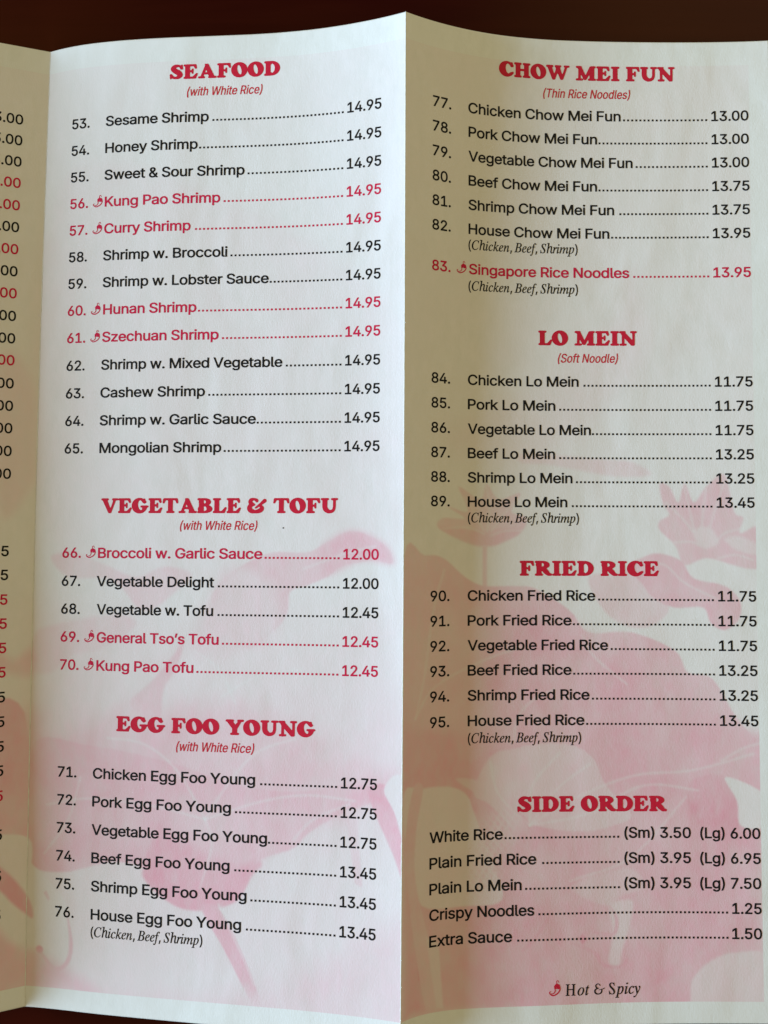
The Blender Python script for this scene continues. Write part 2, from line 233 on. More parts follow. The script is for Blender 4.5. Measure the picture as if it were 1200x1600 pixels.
GLYPHS={
'sans':{
' ':[0.36,[]],
'&':[0.858,[[222,64,253,79,258,88,163,202,132,178,113,154,107,130,111,100,130,76,157,62,187,58],[307,16,271,-4,229,-16,187,-20,139,-15,102,-2,67,21,43,48,26,82,19,130,29,178,55,218,109,268,82,304,65,340,59,382,64,418,73,442,91,467,112,484,139,497,193,506,247,496,287,472,313,436,324,388,314,340,289,302,231,250,307,158,315,166,322,220,327,226,391,228,403,220,397,148,369,82,429,10,432,4,430,-8,421,-13,349,-13,338,-8,313,21],[145,389,150,358,175,318,222,352,234,370,237,388,234,406,224,418,211,425,193,428,161,418,150,406]]],
'(':[0.523,[[236,507,206,435,180,351,164,273,158,195,163,135,177,69,239,-93,228,-105,168,-105,158,-99,127,-39,88,69,73,165,76,267,88,339,108,411,133,477,158,525,168,530,228,530,239,519]]],
')':[0.523,[[167,45,141,-27,100,-103,34,-105,22,-93,64,7,85,69,98,129,103,189,99,267,82,351,56,435,23,513,25,525,34,530,94,530,103,525,139,453,165,375,183,285,190,201,184,123]]],
'.':[0.36,[[86,96,106,95,127,84,142,67,148,48,147,24,138,6,118,-11,100,-17,76,-16,58,-7,41,12,35,30,36,54,46,74,64,90]]],
'0':[0.868,[[302,2,260,-15,218,-20,176,-16,140,-3,105,22,79,52,60,88,44,136,35,190,33,262,38,322,53,382,74,427,104,464,140,490,176,503,212,507,248,505,284,495,308,482,338,456,362,424,390,352,399,298,402,244,399,184,390,136,375,88,355,52,329,22],[135,358,123,310,118,244,123,178,135,130,152,96,176,72,206,62,242,65,266,78,285,100,300,130,309,166,315,214,315,274,309,322,299,358,285,388,266,409,242,423,218,427,194,424,170,411,150,388]]],
'1':[0.868,[[138,466,186,500,264,501,276,494,278,70,282,66,372,66,384,62,388,52,388,-1,378,-13,72,-13,62,-8,60,52,66,63,186,66,190,70,188,400,90,332,78,330,69,340,72,417]]],
'2':[0.868,[[222,236,266,287,287,322,293,365,282,396,264,414,240,424,210,427,186,423,165,413,148,394,138,371,134,340,127,334,60,334,49,347,51,371,60,406,75,437,101,466,132,488,174,503,216,508,258,503,294,491,330,467,354,439,370,406,378,365,375,322,362,287,312,214,177,70,378,67,386,52,384,-8,372,-14,54,-11,48,-1,50,52]]],
'3':[0.868,[[340,501,358,501,370,490,369,436,243,292,280,284,316,269,346,246,367,220,384,184,390,148,387,106,377,76,359,46,336,22,310,4,274,-11,238,-18,196,-20,154,-14,120,-2,80,22,49,58,32,100,29,124,33,136,40,140,112,137,126,100,148,77,178,65,220,62,256,70,286,91,300,118,301,154,286,188,256,212,214,223,148,224,138,232,138,292,247,418,64,420,54,430,53,490,64,501]]],
'4':[0.868,[[408,97,396,88,342,85,342,-1,336,-11,324,-13,270,-14,259,-8,256,82,252,87,36,88,26,94,27,160,228,498,300,501,308,497,311,485,128,172,132,169,252,169,256,178,258,311,270,318,330,318,342,305,342,172,404,166,409,154]]],
'5':[0.868,[[356,500,362,496,365,484,364,430,356,421,158,420,145,316,194,331,248,331,296,316,338,285,368,244,385,190,386,130,374,83,356,52,336,28,308,6,279,-8,248,-17,212,-20,176,-17,140,-7,93,22,63,58,46,106,44,124,49,136,122,138,130,130,139,100,158,79,188,64,224,62,260,75,284,98,298,130,299,172,293,196,279,220,260,237,236,248,212,252,182,249,152,239,122,222,56,232,51,244,80,493,92,501]]],
'6':[0.868,[[313,292,337,274,359,247,374,220,384,184,386,148,382,112,373,82,357,52,338,28,311,7,281,-9,251,-17,215,-20,179,-16,149,-7,119,9,89,36,65,72,52,112,47,154,52,196,66,238,125,340,233,498,311,501,322,490,318,478,206,316,269,310],[281,91,295,118,300,154,293,190,275,217,251,234,221,241,185,235,161,220,143,196,134,160,138,118,155,87,185,66,221,60,257,70]]],
'7':[0.868,[[256,420,58,420,46,431,46,491,52,499,64,501,376,501,387,491,387,425,169,-8,160,-13,88,-13,82,-8,80,5,286,413,286,420]]],
'8':[0.868,[[185,64,216,61,252,65,278,76,297,94,308,118,308,148,298,172,276,195,240,210,198,211,162,198,138,177,125,142,129,106,150,79],[60,322,54,370,64,418,93,460,132,489,180,504,240,506,294,492,336,464,355,442,371,412,378,382,379,352,373,322,362,298,344,274,323,256,354,233,375,208,392,172,397,136,389,82,359,34,330,10,300,-5,264,-16,216,-20,180,-18,138,-7,104,10,78,30,56,58,42,88,37,118,38,154,46,184,63,214,84,238,111,256,79,286],[174,301,198,293,228,292,253,298,276,315,290,340,292,364,287,388,275,406,252,421,216,427,186,423,158,406,144,382,142,346,151,322]]],
'9':[0.868,[[143,185,113,201,89,221,68,251,55,280,48,316,48,353,53,382,65,417,81,442,103,466,131,486,161,499,227,507,263,502,293,491,323,472,347,448,366,419,380,382,386,347,385,311,377,274,360,232,322,166,197,-12,125,-14,114,-8,112,-1,116,11,228,172,179,175],[299,350,287,387,265,413,233,426,197,425,167,411,144,382,134,347,137,311,150,280,173,258,203,248,239,249,267,262,288,287,299,316]]],
'B':[0.874,[[399,64,383,40,362,21,332,3,296,-8,248,-13,62,-14,46,-8,44,485,50,499,230,501,272,498,320,483,364,448,380,425,391,394,393,334,387,311,374,287,339,256,380,225,407,178,413,118],[260,416,133,419,134,288,242,288,266,294,291,311,307,340,306,377,290,401],[273,202,242,208,134,206,134,69,260,70,290,77,309,88,326,118,323,154,304,184]]],
'C':[0.978,[[295,69,325,82,349,101,366,124,385,166,457,167,467,154,454,106,433,68,404,34,373,11,337,-6,295,-17,253,-20,211,-16,175,-6,139,11,109,33,80,64,61,92,41,136,32,172,26,226,27,286,36,334,55,384,80,424,115,459,163,489,205,502,253,507,295,505,337,494,373,476,409,448,433,420,453,382,465,346,465,328,457,321,385,322,362,370,337,397,301,416,259,423,223,420,193,409,163,387,140,358,120,310,113,244,119,184,136,136,163,101,199,76,247,65]]],
'D':[0.963,[[399,64,374,40,344,19,278,-6,206,-14,56,-13,46,-8,44,485,50,499,218,501,284,494,320,482,356,463,404,419,427,382,445,334,456,245,452,190,441,142,422,98],[133,232,134,69,236,70,266,76,296,88,321,107,341,130,364,190,369,232,367,280,360,316,345,353,314,388,272,411,224,419,134,419]]],
'E':[0.802,[[254,419,133,419,134,289,344,287,354,274,353,214,338,206,134,204,133,70,362,68,372,58,371,-8,356,-14,50,-11,44,4,44,491,56,501,362,500,370,485,370,431,362,420]]],
'F':[0.786,[[254,419,133,419,134,280,338,278,345,268,344,207,332,199,134,198,131,-8,116,-14,50,-11,44,4,44,491,56,501,356,501,367,491,367,431,362,422]]],
'G':[0.997,[[295,69,327,82,355,106,373,136,383,172,379,177,265,179,257,190,257,244,263,256,463,258,472,244,470,160,461,118,445,82,418,46,385,17,343,-5,301,-16,253,-20,205,-15,163,-2,127,19,91,50,67,82,46,124,32,172,26,226,27,286,36,334,55,385,85,431,121,465,163,489,205,503,253,508,295,504,337,493,373,476,409,448,434,418,454,382,467,340,466,328,457,321,385,322,359,370,337,395,307,414,265,423,229,421,199,412,169,393,144,364,121,313,113,256,117,190,133,142,163,101,199,76,247,65]]],
'H':[0.991,[[451,334,451,-1,446,-10,374,-13,363,-1,362,209,134,209,131,-8,116,-14,56,-13,46,-8,44,485,50,499,122,501,133,491,134,291,362,292,362,485,366,497,374,501,440,501,451,491]]],
'K':[0.895,[[401,64,443,5,441,-8,428,-14,350,-12,188,213,133,154,131,-8,116,-14,56,-13,46,-8,44,485,50,499,122,501,133,491,134,273,338,497,350,501,428,501,440,497,443,491,440,479,251,274]]],
'L':[0.753,[[182,-14,56,-13,44,-1,44,485,48,497,56,501,122,501,133,491,133,70,344,68,359,58,360,-1,350,-13]]],
'M':[1.204,[[287,160,302,116,446,496,458,501,542,501,554,497,558,485,558,-1,554,-9,542,-13,482,-13,470,-1,469,311,464,313,339,-8,326,-14,278,-14,266,-11,260,-1,134,319,130,305,130,-1,128,-8,116,-14,56,-13,46,-8,44,485,48,497,62,501,146,501,155,497]]],
'N':[1.003,[[457,64,457,-1,452,-11,374,-14,362,-10,134,351,133,-1,122,-13,56,-13,46,-8,44,485,48,497,62,501,128,501,141,497,368,136,369,491,380,501,446,501,454,497,457,485]]],
'P':[0.852,[[393,400,404,353,403,305,389,256,368,222,332,191,284,171,242,165,134,163,131,-8,116,-14,50,-11,44,4,44,485,48,497,56,501,224,501,290,493,326,479,352,460,374,436],[311,299,317,328,312,365,301,388,284,405,242,419,133,419,134,248,224,246,260,250,293,268]]],
'R':[0.86,[[307,293,316,322,315,359,307,382,290,402,271,413,242,419,133,419,134,260,254,260,284,270],[395,400,403,371,406,334,395,274,368,228,321,190,422,6,421,-8,410,-13,332,-12,230,173,140,176,133,172,131,-8,116,-14,50,-11,44,4,44,485,48,497,56,501,224,501,290,494,326,480,356,459,380,431]]],
'S':[0.856,[[397,374,396,356,389,350,318,350,311,356,299,391,281,408,251,422,209,426,173,420,149,407,131,388,124,368,129,338,155,314,317,259,355,236,383,206,402,164,404,116,393,74,365,33,335,9,305,-7,269,-17,227,-22,179,-20,137,-11,101,4,71,26,47,54,32,86,23,128,29,142,107,142,121,104,137,84,167,68,209,61,251,65,287,80,310,104,318,134,311,158,287,179,125,233,83,259,59,283,41,320,37,368,46,410,73,452,113,483,161,501,215,507,275,501,322,482,359,454,385,416]]],
'T':[0.86,[[209,-14,179,-12,171,-1,169,419,23,422,17,431,17,491,29,501,407,499,413,485,413,431,407,422,261,419,259,-1,251,-13]]],
'V':[0.919,[[454,497,455,479,278,-6,266,-14,188,-11,3,491,14,501,80,501,92,494,230,101,368,497,380,501,446,501]]],
'W':[1.315,[[27,394,3,485,6,497,20,501,80,501,89,497,182,139,188,138,280,491,290,501,368,500,377,491,470,132,566,493,578,501,650,498,655,485,519,-8,506,-14,434,-13,425,-8,332,334,326,339,232,-8,218,-14,140,-10]]],
'Y':[0.904,[[98,329,5,479,3,491,8,499,86,501,97,497,224,288,230,290,356,498,434,501,446,497,449,491,446,479,271,196,270,-1,260,-13,194,-13,184,-8,181,196]]],
'a':[0.746,[[190,227,238,233,250,242,243,278,232,292,214,300,178,303,148,296,124,280,100,249,35,266,28,272,27,284,42,314,82,353,112,369,148,378,184,382,220,379,250,372,282,356,303,338,320,314,331,284,336,248,336,2,328,-12,262,-13,252,-4,250,12,226,-5,196,-17,160,-22,124,-19,70,1,33,38,18,74,16,110,23,146,40,174,63,194,94,208],[206,152,148,143,113,128,102,104,104,86,111,74,136,61,166,57,202,63,226,78,247,110,251,158]]],
'b':[0.813,[[183,63,223,59,259,73,283,101,297,141,300,201,289,249,264,285,229,301,193,301,163,288,139,261,126,225,122,165,132,117,151,84],[37,483,39,495,49,501,109,501,120,495,122,357,127,346,151,365,181,378,217,382,253,379,289,367,316,351,341,327,361,297,376,261,385,219,387,165,382,123,369,81,349,45,325,18,295,-3,247,-19,193,-19,157,-7,121,21,120,-3,109,-13,49,-13,37,-3]]],
'c':[0.758,[[168,63,205,58,241,68,264,87,279,117,289,126,349,112,360,105,356,81,337,45,308,15,277,-5,241,-17,205,-21,163,-18,127,-7,97,9,73,30,52,57,36,87,25,123,20,165,20,207,28,249,41,285,60,315,82,339,109,359,139,373,175,381,211,382,247,376,289,359,323,333,349,297,359,261,349,252,289,237,280,243,269,267,253,285,229,298,205,302,169,298,139,279,122,255,111,225,106,189,108,153,115,123,127,96,145,76]]],
'd':[0.813,[[168,63,205,59,241,71,266,99,281,141,284,201,274,249,249,285,217,300,181,302,151,291,127,266,110,225,106,171,115,121,134,87],[370,327,370,3,366,-9,355,-13,295,-13,287,-3,283,19,259,-2,231,-15,199,-21,163,-20,121,-8,79,20,54,51,35,87,24,129,19,177,22,225,32,267,49,303,73,335,121,368,175,382,235,375,260,363,283,343,286,495,295,501,355,501,367,495,370,489]]],
'e':[0.774,[[325,107,355,99,361,94,363,87,355,64,323,21,271,-10,223,-20,169,-19,127,-7,85,19,60,45,37,84,25,123,20,165,20,207,30,255,45,291,67,324,115,363,145,375,181,381,217,381,253,373,283,360,307,344,338,309,360,261,369,201,369,165,365,153,355,149,107,147,115,114,132,87,155,69,181,60,217,58,247,67,265,81,289,114],[193,225,271,225,279,231,269,261,247,287,223,299,187,302,162,297,139,282,121,261,109,231,115,225]]],
'f':[0.486,[[149,208,149,-3,137,-13,77,-13,66,-8,64,293,59,300,5,300,-4,305,-7,365,5,377,59,377,64,382,65,431,71,454,84,479,107,500,155,519,215,518,239,511,246,503,230,442,221,436,185,441,161,434,151,419,149,382,155,377,227,374,232,365,232,311,221,300,150,299]]],
'g':[0.815,[[167,-8,121,4,85,25,58,52,35,94,22,142,20,196,27,250,43,292,61,321,85,346,113,364,145,377,187,382,223,378,253,367,283,344,288,370,295,376,361,376,370,364,370,-8,367,-44,355,-80,339,-104,319,-123,295,-138,259,-150,187,-158,151,-154,115,-143,79,-123,53,-98,35,-68,43,-54,97,-25,109,-32,133,-60,151,-71,175,-78,211,-79,253,-67,268,-56,280,-38,285,-14,283,29,261,10,235,-2,205,-8],[268,262,239,292,199,302,157,294,128,268,110,226,107,166,119,118,145,85,175,72,211,71,241,81,265,103,280,136,286,184,282,226]]],
'h':[0.786,[[133,264,123,220,122,-1,109,-14,49,-13,39,-8,37,491,49,501,109,501,122,491,122,359,127,349,151,366,181,377,217,382,247,380,277,371,301,358,325,335,340,311,352,274,356,239,356,-1,349,-12,283,-13,271,-3,270,232,265,260,253,280,223,299,187,301,157,290]]],
'i':[0.319,[[70,515,92,514,110,507,127,491,134,473,134,454,127,437,110,419,92,412,68,412,50,420,34,437,27,454,27,473,34,491,50,507],[37,340,38,368,48,377,110,377,122,365,122,-1,110,-13,50,-13,37,-1]]],
'k':[0.73,[[271,268,212,208,214,202,366,11,369,5,368,-8,355,-14,277,-13,145,149,122,124,120,-8,109,-14,43,-11,37,5,37,485,41,497,49,501,109,501,122,491,122,245,127,234,265,374,343,377,355,373,359,365,355,354]]],
'l':[0.363,[[169,64,175,56,187,2,181,-8,151,-15,109,-14,79,-4,55,18,40,50,37,80,37,488,49,501,109,501,121,494,122,488,123,80,126,68,133,64]]],
'm':[1.169,[[457,272,439,293,403,303,367,296,344,274,335,239,335,-1,325,-13,265,-14,253,-9,249,-1,246,268,235,287,211,301,181,302,151,291,131,268,123,239,121,-6,109,-14,49,-13,39,-8,37,365,43,375,110,377,119,371,121,346,169,377,199,383,229,382,271,366,307,330,325,350,349,366,403,383,457,378,481,369,505,353,532,316,546,268,547,-1,535,-13,475,-13,462,-1,462,245]]],
'n':[0.785,[[133,264,123,220,122,-1,109,-14,49,-13,39,-8,39,371,49,377,109,377,118,371,121,346,169,374,217,382,265,375,300,359,329,328,347,293,356,226,356,-1,349,-12,283,-13,271,-3,270,232,265,260,253,280,223,299,187,301,157,290]]],
'o':[0.796,[[168,63,211,59,247,71,273,99,288,141,292,195,279,249,253,284,223,300,181,301,151,289,125,261,111,225,106,171,115,121,134,87],[289,2,259,-12,223,-20,181,-21,139,-12,103,5,77,27,55,52,36,87,25,123,19,171,22,219,32,261,48,297,70,327,96,351,127,368,163,379,199,382,235,379,271,368,323,333,343,308,361,274,373,237,378,195,377,153,370,111,356,75,337,45,315,21]]],
'p':[0.813,[[299,156,300,198,294,234,281,264,259,288,229,301,193,301,169,292,145,270,125,222,122,162,136,108,163,73,181,63,205,59,229,60,253,69,283,102],[387,198,386,150,377,102,359,60,331,24,289,-6,259,-17,229,-21,175,-15,151,-4,127,16,122,6,120,-144,109,-150,49,-150,39,-144,40,372,49,377,109,377,121,366,121,342,157,368,193,380,241,381,289,367,327,342,360,300,379,252]]],
'r':[0.497,[[133,266,123,232,122,-1,109,-14,49,-13,37,-1,37,365,49,377,109,377,118,371,121,351,151,370,181,380,229,382,243,377,247,311,242,299,175,296,151,285]]],
's':[0.7,[[65,111,87,115,99,112,110,87,123,72,141,62,165,57,195,59,219,66,237,81,243,99,237,117,225,127,105,161,75,177,51,201,36,231,32,273,41,309,62,339,111,370,171,382,237,374,262,363,287,345,306,321,321,291,323,273,315,265,255,252,219,296,183,305,159,303,135,293,123,282,118,267,123,249,135,239,261,202,291,185,311,165,327,133,330,93,321,57,302,27,267,0,219,-17,159,-21,105,-10,78,3,55,21,39,42,26,69,21,87,24,99]]],
't':[0.436,[[142,67,155,62,191,65,203,61,218,1,209,-11,161,-17,119,-12,89,3,63,31,49,79,49,295,41,300,5,300,-7,313,-4,373,5,377,48,379,49,451,59,465,128,463,134,451,135,379,197,377,208,367,209,313,203,302,137,299,134,295,134,91]]],
'u':[0.786,[[151,73,175,63,211,64,241,77,258,96,270,138,270,366,283,377,349,375,356,360,354,-6,343,-13,283,-13,274,-6,271,19,229,-8,175,-18,133,-13,97,2,67,30,48,66,37,126,40,372,49,377,109,377,122,366,123,126,131,96]]],
'w':[1.087,[[13,347,8,365,20,377,86,377,95,371,164,130,230,371,242,377,308,376,317,365,380,128,449,371,458,377,530,374,534,359,422,-8,410,-14,356,-14,342,-8,272,238,202,-8,188,-14,134,-14,122,-9]]],
'x':[0.726,[[151,70,96,-10,18,-13,9,-8,11,11,131,184,18,353,16,371,30,377,102,375,180,255,186,258,264,376,342,376,350,365,348,357,232,184,352,11,354,-8,342,-14,276,-14,264,-8,180,119]]],
'y':[0.746,[[265,87,202,-75,171,-120,143,-141,111,-151,63,-151,35,-141,33,-129,48,-75,57,-69,93,-72,111,-65,126,-45,141,-3,5,357,5,369,9,375,81,377,93,369,183,117,189,115,280,369,297,377,357,377,368,369,368,357]]],
'z':[0.729,[[164,-14,32,-11,27,-1,27,47,216,293,206,296,38,298,32,311,34,371,44,377,322,377,332,365,330,311,148,70,332,65,338,52,336,-8,326,-13]]],
'’':[0.339,[[38,321,67,495,78,501,150,500,156,495,157,483,105,297,96,292,48,292,36,303]]],
},
'light':{
' ':[0.266,[]],
'(':[0.387,[[101,-80,86,-2,80,88,86,178,103,268,146,400,200,514,212,523,254,522,257,514,215,424,181,334,146,196,139,130,139,64,159,-92,152,-98,110,-98]]],
')':[0.387,[[139,76,105,-8,59,-95,11,-98,5,-92,75,64,111,190,119,256,122,328,118,424,104,514,105,520,113,523,158,520,170,466,178,394,179,310,173,226,159,148]]],
'N':[0.742,[[409,456,335,-1,324,-6,276,-6,268,-1,156,371,95,-1,90,-6,42,-6,36,-1,37,6,117,492,181,492,294,119,355,486,360,494,408,494,414,486]]],
'R':[0.637,[[246,426,166,426,138,251,234,255,258,267,276,288,293,336,294,384,279,414],[246,494,288,488,318,472,341,444,353,401,351,336,334,275,304,228,264,198,310,-1,300,-6,246,-4,202,180,198,183,132,183,124,180,95,-1,90,-6,42,-6,36,-1,37,6,117,492]]],
'S':[0.633,[[302,225,314,201,319,177,316,123,293,63,258,21,208,-7,154,-15,106,-6,68,21,53,45,43,75,41,117,46,137,100,135,103,99,115,75,136,59,166,54,196,58,227,75,250,104,260,135,259,165,244,186,220,201,136,238,110,261,92,291,86,333,95,387,115,429,147,465,196,493,250,500,298,487,333,453,350,405,351,375,346,357,295,357,289,393,280,411,262,426,232,433,202,428,174,411,156,387,146,357,149,327,166,304,262,260]]],
'T':[0.636,[[296,426,260,426,257,420,189,-1,182,-6,134,-6,131,6,198,420,194,426,92,426,87,432,97,492,374,494,381,486,368,427]]],
'W':[0.973,[[205,96,168,-3,108,-6,103,-1,86,492,138,494,144,486,156,112,292,492,353,492,366,105,502,492,558,492,558,480,378,-6,324,-6,317,-1,300,361]]],
'c':[0.561,[[303,292,305,262,258,245,249,250,245,274,236,292,210,308,192,309,172,304,139,274,116,226,102,166,103,106,117,70,129,58,144,52,180,57,205,76,234,119,276,104,279,94,246,37,222,14,198,-2,168,-12,138,-14,114,-9,90,3,72,22,55,52,45,88,42,130,47,178,59,232,75,274,96,310,120,337,150,360,180,372,216,375,246,367,270,352,290,328]]],
'd':[0.602,[[228,370,247,358,265,334,294,490,300,494,342,494,349,490,270,-2,264,-6,222,-6,216,-2,216,29,192,5,168,-9,144,-14,114,-11,90,0,73,16,58,40,48,70,43,142,60,237,90,304,132,351,156,366,180,373,204,375],[124,250,104,178,103,106,110,82,121,64,138,53,162,52,180,58,198,72,228,122,246,196,245,262,228,298,210,308,192,309,174,305,156,294]]],
'e':[0.573,[[305,226,295,160,288,156,100,154,99,118,106,88,120,65,138,54,168,51,192,60,210,75,228,105,234,108,276,92,279,88,270,64,237,22,198,-4,156,-14,112,-8,77,16,57,46,46,82,42,124,45,166,55,220,72,268,96,310,122,340,150,360,186,373,222,373,258,359,278,340,295,310,304,268],[114,218,246,218,247,256,238,286,228,298,210,308,186,309,168,303,150,289,132,268,117,238]]],
'f':[0.36,[[259,496,237,444,199,446,179,426,168,372,223,369,227,366,219,312,211,307,157,306,107,-1,97,-6,55,-6,51,6,99,300,97,307,55,307,49,312,58,366,67,370,111,372,120,426,130,456,146,480,169,500,193,511,223,514,253,507]]],
'h':[0.582,[[80,306,110,486,115,494,163,493,166,486,145,337,181,365,223,375,260,366,277,353,289,336,300,300,300,252,260,-1,253,-6,211,-6,203,-1,242,258,238,282,229,298,217,306,199,309,175,303,157,290,140,269,130,246,87,-1,79,-6,37,-6,31,-1]]],
'i':[0.236,[[80,306,91,366,97,370,139,370,146,366,146,360,87,-1,79,-6,37,-6,31,-1,32,6],[139,420,121,419,109,426,101,438,97,456,101,474,110,492,127,505,145,508,164,498,172,468,162,438]]],
'l':[0.268,[[105,111,102,61,108,57,132,58,135,51,132,-3,90,-8,60,4,44,33,44,81,110,489,120,494,162,494,166,483]]],
'n':[0.581,[[80,306,90,366,97,370,139,370,144,366,141,342,145,336,163,354,187,368,211,374,235,374,265,363,289,336,300,300,300,252,260,-1,253,-6,211,-6,203,-1,242,258,238,282,229,298,217,306,199,309,175,303,157,290,140,269,130,246,87,-1,79,-6,37,-6,31,-1]]],
'o':[0.589,[[304,292,311,232,304,166,284,100,253,46,216,9,174,-11,126,-13,90,3,72,22,55,52,45,88,42,130,47,178,59,232,75,274,96,310,120,337,150,360,180,372,216,375,246,367,270,351,289,328],[252,208,247,268,236,292,223,304,204,309,180,307,162,298,144,280,116,226,101,154,105,94,114,73,126,59,144,52,168,53,192,64,210,82,238,136]]],
's':[0.518,[[195,208,231,189,247,172,256,154,260,130,258,100,241,52,207,13,165,-9,117,-14,75,-1,55,16,41,40,34,70,35,94,87,107,93,78,101,64,117,53,141,50,165,56,183,69,196,88,200,106,197,124,187,136,111,165,93,178,78,196,69,220,68,244,73,280,85,310,117,348,141,363,165,372,195,375,219,372,255,352,275,316,279,273,231,260,213,302,189,312,154,304,131,280,126,250,135,232]]],
't':[0.322,[[114,110,110,80,112,62,121,55,151,58,157,53,157,0,133,-10,97,-8,73,5,56,32,53,80,89,302,85,307,55,307,49,314,59,368,100,374,115,456,163,458,169,452,157,373,205,370,210,362,199,308,151,307,145,302]]],
'w':[0.804,[[228,216,147,-2,141,-6,93,-3,69,360,75,370,123,370,127,366,137,126,141,114,231,363,237,370,285,370,290,366,298,132,303,117,393,366,405,370,447,370,451,366,309,-5,261,-6,255,-1,244,252]]],
},
'serif':{
' ':[0.23,[]],
'(':[0.354,[[18,171,19,243,26,315,40,381,59,441,84,494,107,531,162,532,165,525,130,453,102,369,87,285,82,201,87,117,104,33,130,-45,165,-117,156,-123,108,-122,75,-69,52,-15,35,45]]],
')':[0.354,[[90,500,126,417,148,333,159,225,154,117,133,9,92,-87,72,-119,66,-123,18,-122,12,-117,54,-27,79,57,92,135,95,207,89,291,73,375,47,453,12,525,18,533,66,533,72,530]]],
',':[0.316,[[23,-71,48,86,54,92,110,91,119,79,116,61,69,-95,60,-101,24,-101,18,-95]]],
'B':[0.771,[[277,511,307,502,332,486,355,456,364,426,365,378,350,336,325,305,277,276,315,240,332,198,334,132,327,102,313,72,295,48,271,27,241,11,205,-1,163,-6,-29,-6,-35,0,-31,18,7,28,26,60,106,432,108,474,97,485,67,492,68,510,79,516,223,516],[186,462,150,300,150,294,157,291,211,294,247,308,275,336,290,378,292,408,288,438,271,465,253,475,217,479,193,474],[247,98,256,132,258,168,255,198,246,222,229,240,211,249,181,254,144,252,137,240,102,78,98,48,101,36,133,29,187,38,221,60]]],
'C':[0.827,[[394,379,388,360,369,361,366,415,355,451,337,475,310,488,280,491,244,482,213,463,181,433,154,397,132,355,104,265,99,211,100,157,109,109,122,79,140,55,160,39,184,29,208,27,244,32,280,50,315,79,346,117,357,115,367,103,367,97,336,55,305,25,274,3,238,-11,196,-17,154,-14,118,-2,82,22,50,61,28,109,18,163,18,223,27,277,46,335,76,391,112,439,172,492,232,520,268,527,298,526,376,504,383,505,394,520,412,521,415,511]]],
'H':[0.914,[[85,331,110,462,103,481,67,492,73,516,235,516,243,510,238,492,205,484,193,474,185,456,150,306,150,294,163,291,313,291,326,294,360,462,357,474,349,483,316,492,318,510,324,516,487,516,493,512,488,492,451,482,432,450,354,90,348,54,350,36,361,26,391,18,390,0,385,-6,223,-6,215,0,219,18,259,28,274,54,315,240,313,249,301,251,151,251,138,246,98,48,100,36,109,27,141,18,139,-2,133,-6,-29,-6,-35,0,-29,20,7,28,24,54]]],
'S':[0.648,[[43,116,55,74,68,49,92,27,116,19,146,21,170,35,190,62,199,92,199,134,187,170,103,290,77,344,71,380,73,416,81,446,96,476,125,506,164,524,224,525,278,508,296,525,312,524,314,518,296,374,290,364,275,368,271,410,262,446,249,470,230,486,206,492,176,486,154,464,143,434,143,398,154,368,175,332,245,236,265,188,270,152,268,110,259,74,244,44,206,5,164,-13,134,-16,104,-13,38,9,26,4,14,-15,2,-15,-3,-10,-3,-4,16,158,20,166,39,164]]],
'c':[0.524,[[137,347,179,353,215,342,236,315,240,297,238,273,228,255,215,246,197,245,185,250,174,273,175,291,186,315,179,322,146,315,117,291,89,249,68,189,58,129,63,75,83,40,107,31,125,34,149,46,197,95,205,93,215,75,181,33,137,-1,101,-14,65,-12,29,8,6,45,-6,105,-2,165,17,225,48,279,89,321]]],
'e':[0.505,[[188,352,213,341,229,317,232,281,221,245,194,211,160,185,116,165,59,149,57,89,62,65,72,47,86,37,104,34,122,37,146,50,193,95,200,91,209,77,172,29,134,0,92,-12,50,-9,32,0,14,18,2,41,-7,71,-8,137,9,203,43,269,86,317,116,338,140,349],[86,187,128,209,158,243,173,287,172,311,164,320,152,321,133,311,99,269,80,231,65,185]]],
'f':[0.349,[[74,48,41,-78,26,-114,3,-150,-20,-169,-50,-173,-72,-162,-85,-138,-81,-102,-68,-91,-56,-89,-38,-99,-33,-114,-36,-138,-32,-141,-26,-137,-14,-114,0,-60,55,300,52,304,4,305,0,312,5,336,10,340,60,342,85,444,106,486,130,515,166,537,190,541,208,538,227,528,242,510,247,492,246,468,232,447,214,442,202,445,188,462,186,480,190,498,184,508,166,502,150,474,123,342,184,340,190,336,188,312,184,305,124,304,116,300]]],
'h':[0.707,[[214,348,190,336,172,317,129,239,115,191,83,-1,76,-6,22,-6,16,-1,17,5,98,491,95,509,88,517,53,527,58,563,64,566,172,566,177,563,140,335,181,383,208,401,226,406,268,403,286,392,298,377,309,341,309,311,280,125,277,65,280,53,292,45,328,62,334,59,345,35,310,1,274,-13,256,-12,238,-5,216,23,208,58,209,101,241,311,235,341,226,348]]],
'i':[0.312,[[46,297,36,307,12,311,10,321,15,333,108,353,120,345,119,327,57,57,60,43,72,46,114,98,129,81,104,39,78,9,54,-8,24,-14,9,-9,0,2,-6,39],[72,462,75,489,96,512,120,511,140,489,144,471,142,453,132,437,120,429,102,427,90,432,78,445]]],
'k':[0.596,[[192,342,294,342,300,340,302,334,294,316,264,309,231,286,152,208,196,76,208,52,216,45,228,50,264,93,279,76,267,52,241,16,216,-6,192,-14,174,-9,161,4,150,28,102,164,73,136,41,-2,36,-6,-12,-6,-17,-2,-17,4,86,466,84,490,51,496,52,514,58,520,144,540,156,538,160,532,87,202,90,196,189,292,195,310,168,322,174,340]]],
